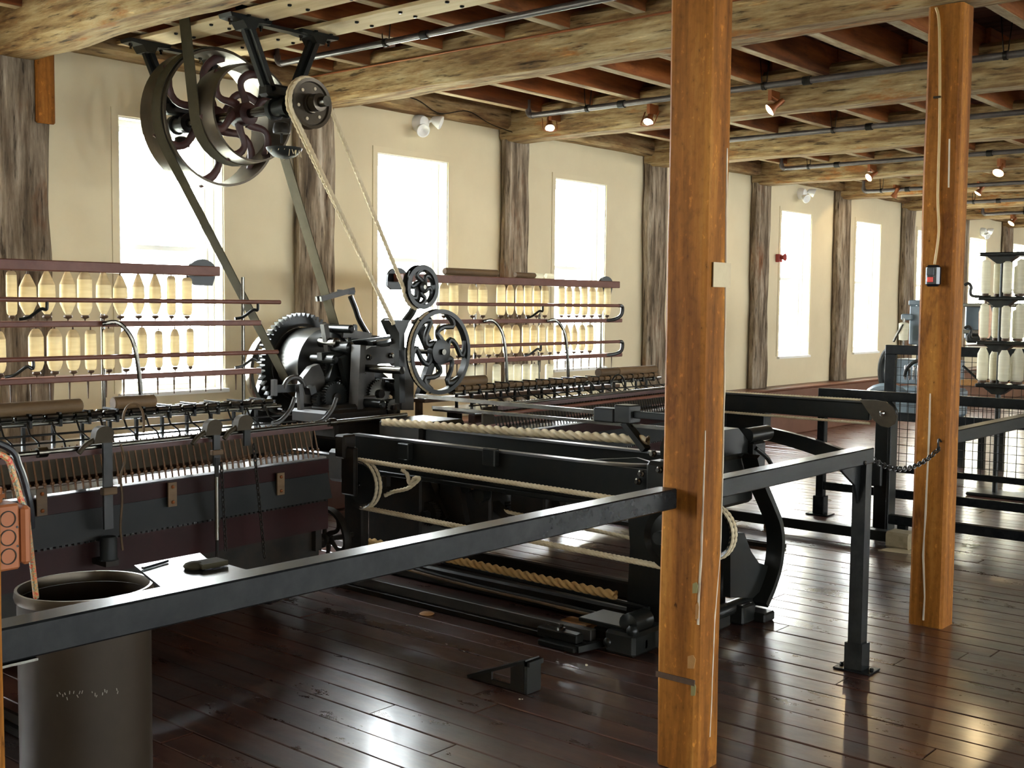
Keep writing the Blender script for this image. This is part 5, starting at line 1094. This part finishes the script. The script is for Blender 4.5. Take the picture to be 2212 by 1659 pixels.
rope('rope_strand', [PY(1060, 1098, 4.9), PY(1400, 1170, 4.9)], 0.010, 'rope', 'single cream rope seen under the rails beyond the paired ropes')

# ------------------------------------------------------------------ loose things on the floor
q = [PZ(x, y, 0.0) for x, y in ((1012, 1463), (1140, 1501))]
t = thing('iron_wedge', ((q[0].x+q[1].x)/2, q[0].y+0.03, 0.001), 'black iron triangular bracket standing alone on the floor boards', 'bracket')
xa, xb = q[0].x, q[1].x; yb = q[1].y; zt = PY(1140, 1430, yb).z
def tri(p, yy, th): return MB().prism(p, (xa, yy, 0.0015), (1, 0, 0), (0, 0, 1), (0, th, 0))
L = xb-xa
build(MB().bar((xa, yb+0.04, 0.006), (xb-0.01, yb+0.04, zt), 0.09, 0.012), 'ramp_plate', 'iron', t)
build(MB().box(xb-0.016, xb, yb-0.005, yb+0.085, 0.0015, zt).box(xb-0.02, xb+0.012, yb-0.005, yb+0.085, zt-0.02, zt), 'back_plate', 'iron', t)
build(tri([(0.0, 0), (L*0.40, 0), (L*0.40, zt*0.38)], yb+0.005, 0.012).add([], []), 'side_web', 'iron_dull', t)
build(tri([(L*0.72, 0), (L-0.02, 0), (L-0.02, zt*0.93), (L*0.72, zt*0.68)], yb+0.005, 0.012), 'side_web', 'iron_dull', t)
build(MB().box(xa+0.03, xb-0.016, yb, yb+0.012, 0.0015, 0.02), 'sole_bar', 'iron_dull', t)
t = thing('stop_plate', (-3.27, 4.3, 0.001), 'black iron stop plate at the end of the long floor rail', 'plate')
a, b = PZ(1190, 1395, 0.03), PZ(1320, 1392, 0.03)
build(MB().cbox(-3.42, -3.2, 4.20, 4.30, 0.0015, 0.03, 0.006), 'base_plate', 'iron', t)
build(MB().cbox(-3.46, -3.22, 4.245, 4.30, 0.03, 0.075, 0.006), 'upper_plate', 'iron', t)
build(MB().bar((-3.2, 4.22, 0.02), (-3.14, 4.42, 0.03), 0.03, 0.03), 'link_bar', 'iron', t)
build(MB().lathe([(0.02, 0), (0.02, 0.012), (0.01, 0.016), (0.01, 0.028)], (-3.33, 4.27, 0.075), (0, 0, 1), 6), 'nut', 'steel', t)
a, b = PZ(1213, 1352, 0.03), PZ(1280, 1362, 0.03)
tag(build(MB().cbox(a.x, b.x, 4.44, 4.53, 0.0015, 0.065, 0.004), 'wood_block', 'ochre'), 'small bare ochre wood block lying near the floor rail', 'block')
p = PZ(922, 1327, 0.003); tag(build(MB().lathe([(0.03, 0), (0.04, 0.006), (0.03, 0.012)], (p.x, p.y, 0.001), (0, 0, 1), 14), 'leather_disc', 'ochre'), 'small tan disc lying on the floor beside the long rail', 'disc')

# ------------------------------------------------------------------ rope arm and rails beyond the posts
AY = 8.1
t = thing('rope_beam_stand', (-3.35, AY, 0.001), 'black beam on an iron leg with a teardrop pulley plate at its end', 'machine')
build(MB().cbox(-4.78, -3.50, AY-0.03, AY+0.03, 0.79, 0.915, 0.006), 'arm_beam', 'iron', t)
build(MB().cbox(-4.78, -3.50, AY-0.045, AY+0.045, 0.917, 0.93, 0.003), 'arm_cap', plain('polished_arm_cap', (0.08, 0.08, 0.078), 0.25, 0.6), t)
lx = PZ(1915, 1140, 0).x
lg = build(MB().cbox(lx-0.05, lx+0.07, AY-0.02, AY+0.02, 0.012, 0.88, 0.004).cbox(lx+0.06, lx+0.085, AY-0.06, AY+0.06, 0.012, 0.88, 0.004), 'leg', 'iron', t)
build(MB().cbox(lx-0.16, lx+0.09, AY-0.08, AY+0.08, 0.0015, 0.012, 0.003), 'foot_plate', 'iron', lg)
build(MB().cbox(lx-0.07, lx+0.02, AY-0.05, AY-0.02, 0.32, 0.50, 0.01), 'leg_box', 'iron', lg)
for bx_ in (-0.12, -0.04): build(MB().lathe([(0.014, 0), (0.014, 0.01), (0.006, 0.014)], (lx+bx_, AY-0.05, 0.012), (0, 0, 1), 6), 'bolt', 'iron_dull', lg)
cen = PY(1908, 892, AY-0.06)
poly = [PY(x, y, AY-0.06) for x, y in ((1858, 863), (1890, 864), (1915, 868), (1930, 880), (1938, 900), (1934, 916), (1920, 924), (1903, 920), (1888, 908), (1876, 890))]
pp = build(MB().prism([(p.x-cen.x, p.z-cen.z) for p in poly], cen, (1, 0, 0), (0, 0, 1), (0, 0.012, 0)), 'pulley_plate', 'bronze', t)
build(MB().lathe([(0.02, 0), (0.02, -0.02), (0.01, -0.03)], (cen.x+0.0, AY-0.066, cen.z), (0, 1, 0), 10), 'pulley_pin', 'bright', pp)
build(MB().lathe([(0.02, -0.02), (0.085, -0.02), (0.07, 0), (0.085, 0.02), (0.02, 0.02)], (cen.x, AY-0.03, cen.z), (0, 1, 0), 28), 'pulley', 'iron', pp)
# arched brace behind
cv = [PY(x, y, 8.22) for x, y in ((1655, 922), (1700, 932), (1745, 944), (1785, 957), (1820, 970), (1858, 988))]
lo = [PY(x, y, 8.22) for x, y in ((1858, 1016), (1820, 1002), (1785, 990), (1745, 976), (1700, 962), (1655, 950))]
allp = cv+lo
build(MB().prism([(p.x-allp[0].x, p.z-allp[0].z) for p in allp], allp[0], (1, 0, 0), (0, 0, 1), (0, 0.05, 0)), 'arched_brace', 'iron', t)
p = PY(1655, 935, 8.16); build(MB().cbox(p.x-0.4, p.x+0.0, 8.131, 8.24, 0.62, 0.79, 0.01), 'brace_block', 'iron', t)
p2 = PY(1858, 1000, 8.22); build(MB().bar((p2.x-0.02, 8.22, p2.z), (lx, 8.15, 0.35), 0.05, 0.08), 'brace_end', 'iron', t)
build(MB().cbox(-4.76, -4.70, AY-0.03, AY+0.03, 0.0015, 0.79, 0.005), 'rear_leg', 'iron', t)
rope('arm_rope', [PY(1540, 845, AY), PY(1580, 848, AY), PY(1860, 864, AY)], 0.009, 'rope', 'cream rope along the top of the black beam left of the teardrop plate', 'ropes of the rope arm')
rope('arm_rope', [PY(1540, 888, AY-0.07), PY(1580, 891, AY-0.07), PY(1880, 915, AY-0.07)], 0.009, 'rope', 'cream rope along the underside of the black beam left of the teardrop plate', 'ropes of the rope arm')
# floor beam with a block under its end
t = thing('floor_beam', (-4.0, 7.6, 0.001), 'long low black bar lying beyond the guard rail leg', 'bar')
build(MB().cbox(-5.2, -3.13, 7.565, 7.645, 0.03, 0.10, 0.005), 'bar', 'iron', t)
for x in (-5.0, -4.0): build(MB().box(x-0.05, x+0.05, 7.56, 7.65, 0.0015, 0.03), 'packing', 'darkwood', t)
p = PZ(1905, 1182, 0)
tag(build(hewn(-3.12, -2.97, 7.52, 7.68, 0.002, 0.11, 0, 0.006, 0.04, 0.015, 4), 'wood_stop', plain('worn_pale_wood', (0.26, 0.21, 0.13), 0.85, 0, 0.2, (0.18, 0.14, 0.08), 20)), 'pale worn wood block at the end of the low black bar', 'block')
tag(build(MB().prism([(0, 0), (0.2, 0.02), (0.24, 0.12), (0.1, 0.16), (0.02, 0.1)], (-3.12, 7.40, 0.0025), (1, 0, 0), (0, 1, 0), (0, 0, 0.003)), 'paper_scrap', 'paper'), 'flattened paper scrap beside the pale wood block', 'scrap')

# second guard rail with wire mesh
GY = 8.386
t = thing('guard_rail', (-4.0, GY, 0.001), 'black back guard rail with a post in the glare beyond the big orange post', 'rail')
build(MB().cbox(-4.04, -1.1, GY-0.03, GY+0.03, 0.915, 0.985, 0.004), 'rail_tube', 'rail', t)
build(MB().cbox(-4.04, -3.98, GY-0.03, GY+0.03, 0.012, 0.915, 0.004), 'leg', 'rail', t)
build(MB().cbox(-4.055, -3.965, GY-0.042, GY+0.042, 0.012, 0.15, 0.004).cbox(-4.10, -3.92, GY-0.07, GY+0.07, 0.0015, 0.012, 0.003), 'leg_sleeve', 'rail', t)
build(MB().cbox(-3.98, -1.1, GY-0.02, GY+0.02, 0.20, 0.262, 0.004), 'lower_rail', 'rail', t)
build(MB().cbox(-3.98, -1.1, GY+0.03, GY+0.06, 0.385, 0.43, 0.004), 'middle_rail', 'rail', t)
build(MB().cbox(-1.16, -1.1, GY-0.03, GY+0.03, 0.0015, 0.915, 0.004), 'leg', 'rail', t)
mb = MB(); x = -3.6
while x < -1.2: mb.cyl((x, GY+0.05, 0.43), (x, GY+0.05, 0.915), 0.0028, n=4); x += 0.06
z = 0.47
while z < 0.91: mb.cyl((-3.6, GY+0.05, z), (-1.2, GY+0.05, z), 0.0028, n=4); z += 0.06
o = build(mb, 'wire_mesh', 'iron', t); o['kind'] = 'stuff'
# low bar on the floor right of the second post
t = thing('floor_bar', (-2.8, 8.1, 0.001), 'black low bar on the floor right of the red button post', 'bar')
build(MB().cbox(-3.25, -1.0, 7.85, 7.91, 0.10, 0.165, 0.004), 'bar', 'rail', t)
for x in (-3.15, -1.1): build(MB().box(x-0.03, x+0.03, 7.855, 7.905, 0.0015, 0.10), 'foot', 'rail', t)
# hand rail going away on the right
t = thing('guard_rail', (-2.13, 6.9, 0.001), 'grey black handrail running away from the red button post at right edge', 'rail')
build(MB().cbox(-2.20, -2.13, 5.93, 8.34, 0.913, 0.982, 0.004), 'rail_tube', 'rail', t)
build(MB().cbox(-2.195, -2.135, 8.24, 8.30, 0.0015, 0.913, 0.004), 'leg', 'rail', t)

# ------------------------------------------------------------------ second machine: tall mesh frame, blue-grey gearing, bobbin stand
MYp = 11.0
t = thing('machine_guard', (-3.6, MYp, 0.001), 'tall black frame with wire mesh in front of the blue-grey machine', 'guard')
zt = PY(1925, 745, MYp).z
xa = PY(1915, 745, MYp).x
build(MB().cbox(xa, -0.8, MYp-0.03, MYp+0.03, zt-0.09, zt, 0.005), 'top_rail', 'rail', t)
build(MB().cbox(xa, xa+0.10, MYp-0.03, MYp+0.03, 0.0015, zt-0.09, 0.005), 'post', 'rail', t)
build(MB().cbox(-0.9, -0.8, MYp-0.03, MYp+0.03, 0.0015, zt-0.09, 0.005), 'post', 'rail', t)
build(MB().cbox(xa+0.1, -0.9, MYp-0.02, MYp+0.02, 0.52, 0.60, 0.005), 'middle_rail', 'rail', t)
mb = MB(); x = xa+0.15
while x < -1.6: mb.cyl((x, MYp, 0.60), (x, MYp, zt-0.09), 0.0032, n=4); x += 0.075
z = 0.66
while z < zt-0.1: mb.cyl((xa+0.1, MYp, z), (-1.6, MYp, z), 0.0032, n=4); z += 0.075
o = build(mb, 'wire_mesh', 'iron', t); o['kind'] = 'stuff'
B = 11.6
t = thing('twisting_frame', (-3.6, B+0.4, 0.001), 'blue-grey painted textile machine behind the red button post', 'machine')
def bxp(x0, y0, x1, y1, Y, d, nm, mat, c=0.01):
    a, b = PY(x0, y0, Y), PY(x1, y1, Y); return build(MB().cbox(min(a.x, b.x), max(a.x, b.x), Y, Y+d, min(a.z, b.z), max(a.z, b.z), c), nm, mat, t)
bxp(1965, 660, 1985, 745, B, 0.25, 'gear_column', 'bluegrey'); bxp(1982, 648, 2010, 780, B+0.05, 0.25, 'gear_column', 'bluegrey')
bxp(1946, 678, 1968, 692, B-0.05, 0.1, 'column_lug', 'bluegrey'); bxp(1962, 648, 1985, 660, B, 0.2, 'column_cap', 'bluegrey')
bxp(1932, 775, 2060, 835, B+0.3, 0.3, 'gear_cover', 'bluegrey'); bxp(1925, 835, 2060, 905, B+0.1, 0.4, 'gear_cover', 'bluegrey', 0.03)
bxp(2084, 655, 2135, 735, B+0.5, 0.3, 'head_box', 'bluegrey', 0.02); bxp(2080, 655, 2212, 664, B+0.3, 0.5, 'head_plate', 'steel', 0.004)
bxp(2080, 712, 2140, 722, B+0.3, 0.3, 'head_plate', 'steel', 0.004); bxp(2085, 722, 2135, 742, B+0.2, 0.3, 'motor_box', 'iron', 0.02)
bxp(2080, 745, 2250, 752, B+0.2, 0.4, 'thread_rail', 'darkwood', 0.004)
bxp(2075, 820, 2260, 842, B-0.1, 0.5, 'table_board', 'ochre', 0.005); bxp(2075, 805, 2260, 812, B+0.1, 0.3, 'thread_rail', 'darkwood', 0.004)
bxp(1915, 905, 2260, 925, B+0.0, 0.6, 'base_rail', 'iron', 0.01)
for x in (1930, 2088, 2145, 2200, 2250):
    p = PZ(x, 990, 0); build(MB().box(p.x-0.03, p.x+0.03, B+0.3, B+0.36, 0.0015, PY(x, 925, B).z), 'leg', 'iron', t)
p = PY(1905, 860, B-0.2); build(MB().tube([p+V((0, 0, 0.13*math.sin(k*PI/10)-0.02))+V((0.2*math.cos(k*PI/10)+0.05, 0, 0)) for k in range(11)], 0.05, 8), 'round_cowl', 'bluegrey', t)
p = PY(1903, 800, B+0.2); build(MB().tube([p+V((0.1*(1-math.sin(k*PI/12)), 0, 0.22*math.cos(k*PI/12))) for k in range(13)], 0.035, 8), 'belt_cover', 'iron', t)
pg = PY(1990, 815, B-0.02); build(MB().tube([pg+V((0.17*math.cos(k*PI/10), 0, 0.17*math.sin(k*PI/10))) for k in range(11)], 0.02, 8), 'gear_rim', 'iron', t)
for k in range(6):
    p = PY(1956+k*9, 808, B+0.0); build(MB().lathe([(0.01, 0), (0.016, 0.03), (0.012, 0.1), (0.016, 0.13), (0.006, 0.15)], p-V((0, 0, 0.06)), (0, 0, 1), 10), 'chrome_peg', 'bright', t)
for x0, y0, x1, y1 in ((1950, 700, 1930, 738), (2150, 745, 2120, 812), (2080, 790, 2130, 835), (2212, 800, 2155, 838)):
    build(MB().cyl(PY(x0, y0, B-0.15), PY(x1, y1, B-0.15), 0.012, n=8), 'stay_rod', 'steel' if x0 != 2080 else 'iron', t)
for (x, y) in ((2090, 612), (2090, 705)):
    pts = smoothpath([PY(x-6, y+4, B-0.25), PY(x+2, y, B-0.25), PY(x+8, y+8, B-0.25), PY(x+6, y+18, B-0.25), PY(x+10, y+27, B-0.25), PY(x+30, y+29, B-0.25), PY(x+50, y+29, B-0.25)], 5)
    build(MB().tube(pts, 0.014, 8), 'hook_iron', 'iron', t)
t2 = thing('small_bobbin', PY(1952, 718, B-0.1), 'single white bobbin glaring beside the blue-grey gear column', 'bobbin')
p = PY(1952, 716, B-0.1); build(MB().lathe([(0.02, -0.09), (0.045, -0.085), (0.05, 0.08), (0.03, 0.09)], p, (0, 0, 1), 14), 'yarn_package', 'yarn_w', t2)
build(MB().cyl(p+V((0, 0, -0.14)), p+V((0, 0, 0.13)), 0.01, n=8), 'spindle', 'steel', t2)
# bobbin stand: dark round shelves on a pole with tall white bobbins
BY = 10.3
pc = PY(2166, 600, BY)
def zz(y): return PY(2166, y, BY).z
t = thing('bobbin_stand', (pc.x, BY, 0.001), 'tall stand of dark shelves holding white bobbins at the right edge', 'stand')
build(MB().cyl((pc.x, BY, 0.0015), (pc.x, BY, zz(545)), 0.022, n=12), 'pole', 'iron', t)
levels = [(zz(549), 0.0), (zz(644), 0.0), (zz(740), 0.0), (zz(832), 0.0)]
for z, _ in levels:
    build(MB().cbox(pc.x-0.16, pc.x+0.45, BY-0.13, BY+0.13, z-0.02, z+0.012, 0.01).prism([(-0.12, 0), (0.12, 0), (0.04, -0.06), (-0.04, -0.06)], (pc.x, BY, z-0.02), (1, 0, 0), (0, 0, 1), (0, 0.1, 0)), 'shelf', 'iron', t)
build(MB().cbox(pc.x-0.2, pc.x+0.45, BY-0.15, BY+0.15, 0.0015, 0.03, 0.01), 'base', 'iron', t)
rows_ = ['top', 'middle', 'bottom']
for li in range(3):
    zb_ = levels[li+1][0]+0.013; H = levels[li][0]-0.022-zb_
    for k, (dx, dy, s_) in enumerate(((-0.12, -0.06, 1.0), (-0.055, 0.05, 0.93), (0.06, -0.07, 0.95), (0.11, 0.06, 0.85), (0.17, -0.05, 1.0), (0.24, 0.05, 0.9), (0.31, -0.06, 0.97))):
        R = (0.036 if li < 2 else 0.046); h = H*0.94*s_; c = V((pc.x+dx, BY+dy, zb_))
        b_ = thing('tall_bobbin', c, '%s white bobbin from the left on the %s tier of the bobbin stand' % (ORD[k], rows_[li]), 'bobbin', 'white bobbins on the stand')
        sh_ = 0.82 if li == 2 else 0.93
        build(MB().lathe([(R*0.7, h*0.08), (R, h*0.13), (R, h*0.6), (R*0.97, h*sh_), (R*0.5, h*0.98)], c, (0, 0, 1), 16), 'yarn_package', 'yarn_w', b_)
        build(MB().lathe([(R*0.3, 0), (R*0.8, h*0.02), (R*0.75, h*0.078)], c, (0, 0, 1), 12), 'wooden_foot', 'darkwood', b_)
p = PY(2128, 697, B-0.05)
t2 = thing('peach_bobbin', p-V((0, 0, 0.2)), 'single peach-edged bobbin hanging left of the bobbin stand', 'bobbin')
build(MB().lathe([(0.03, -0.17), (0.055, -0.12), (0.06, 0.1), (0.04, 0.17)], p, (0, 0, 1), 16), 'yarn_package', yarn_mat('peach_yarn', (0.75, 0.5, 0.35), (0.8, 0.6, 0.45)), t2)
build(MB().cyl(p+V((0, 0, -0.22)), p+V((0, 0, 0.22)), 0.01, n=8), 'spindle', 'darkwood', t2)

# lint tufts on the floor
for i, (x, y, r, lb) in enumerate(((1949, 1142, 0.02, 'white lint tuft on the floor left of the red button post'), (2083, 1176, 0.016, 'white lint tuft on the floor right of the red button post, left of a pair'), (2105, 1178, 0.018, 'white lint tuft on the floor right of the red button post, right of a pair'), (1268, 1437, 0.008, 'tiny lint tuft on the floor in front of the stop plate'), (1125, 1510, 0.006, 'tiny lint speck on the floor below the iron wedge'))):
    p = PZ(x, y, 0.004); mb = MB(); rr = random.Random(i)
    for k in range(4): mb.ball((p.x+rr.uniform(-r, r), p.y+rr.uniform(-r, r), 0.0025+r*0.25), r*0.7, 8, (1, 1, 0.35))
    o = tag(build(mb, 'lint_tuft', 'yarn_w'), lb, 'lint', 'lint on the floor'); o['kind'] = 'stuff'
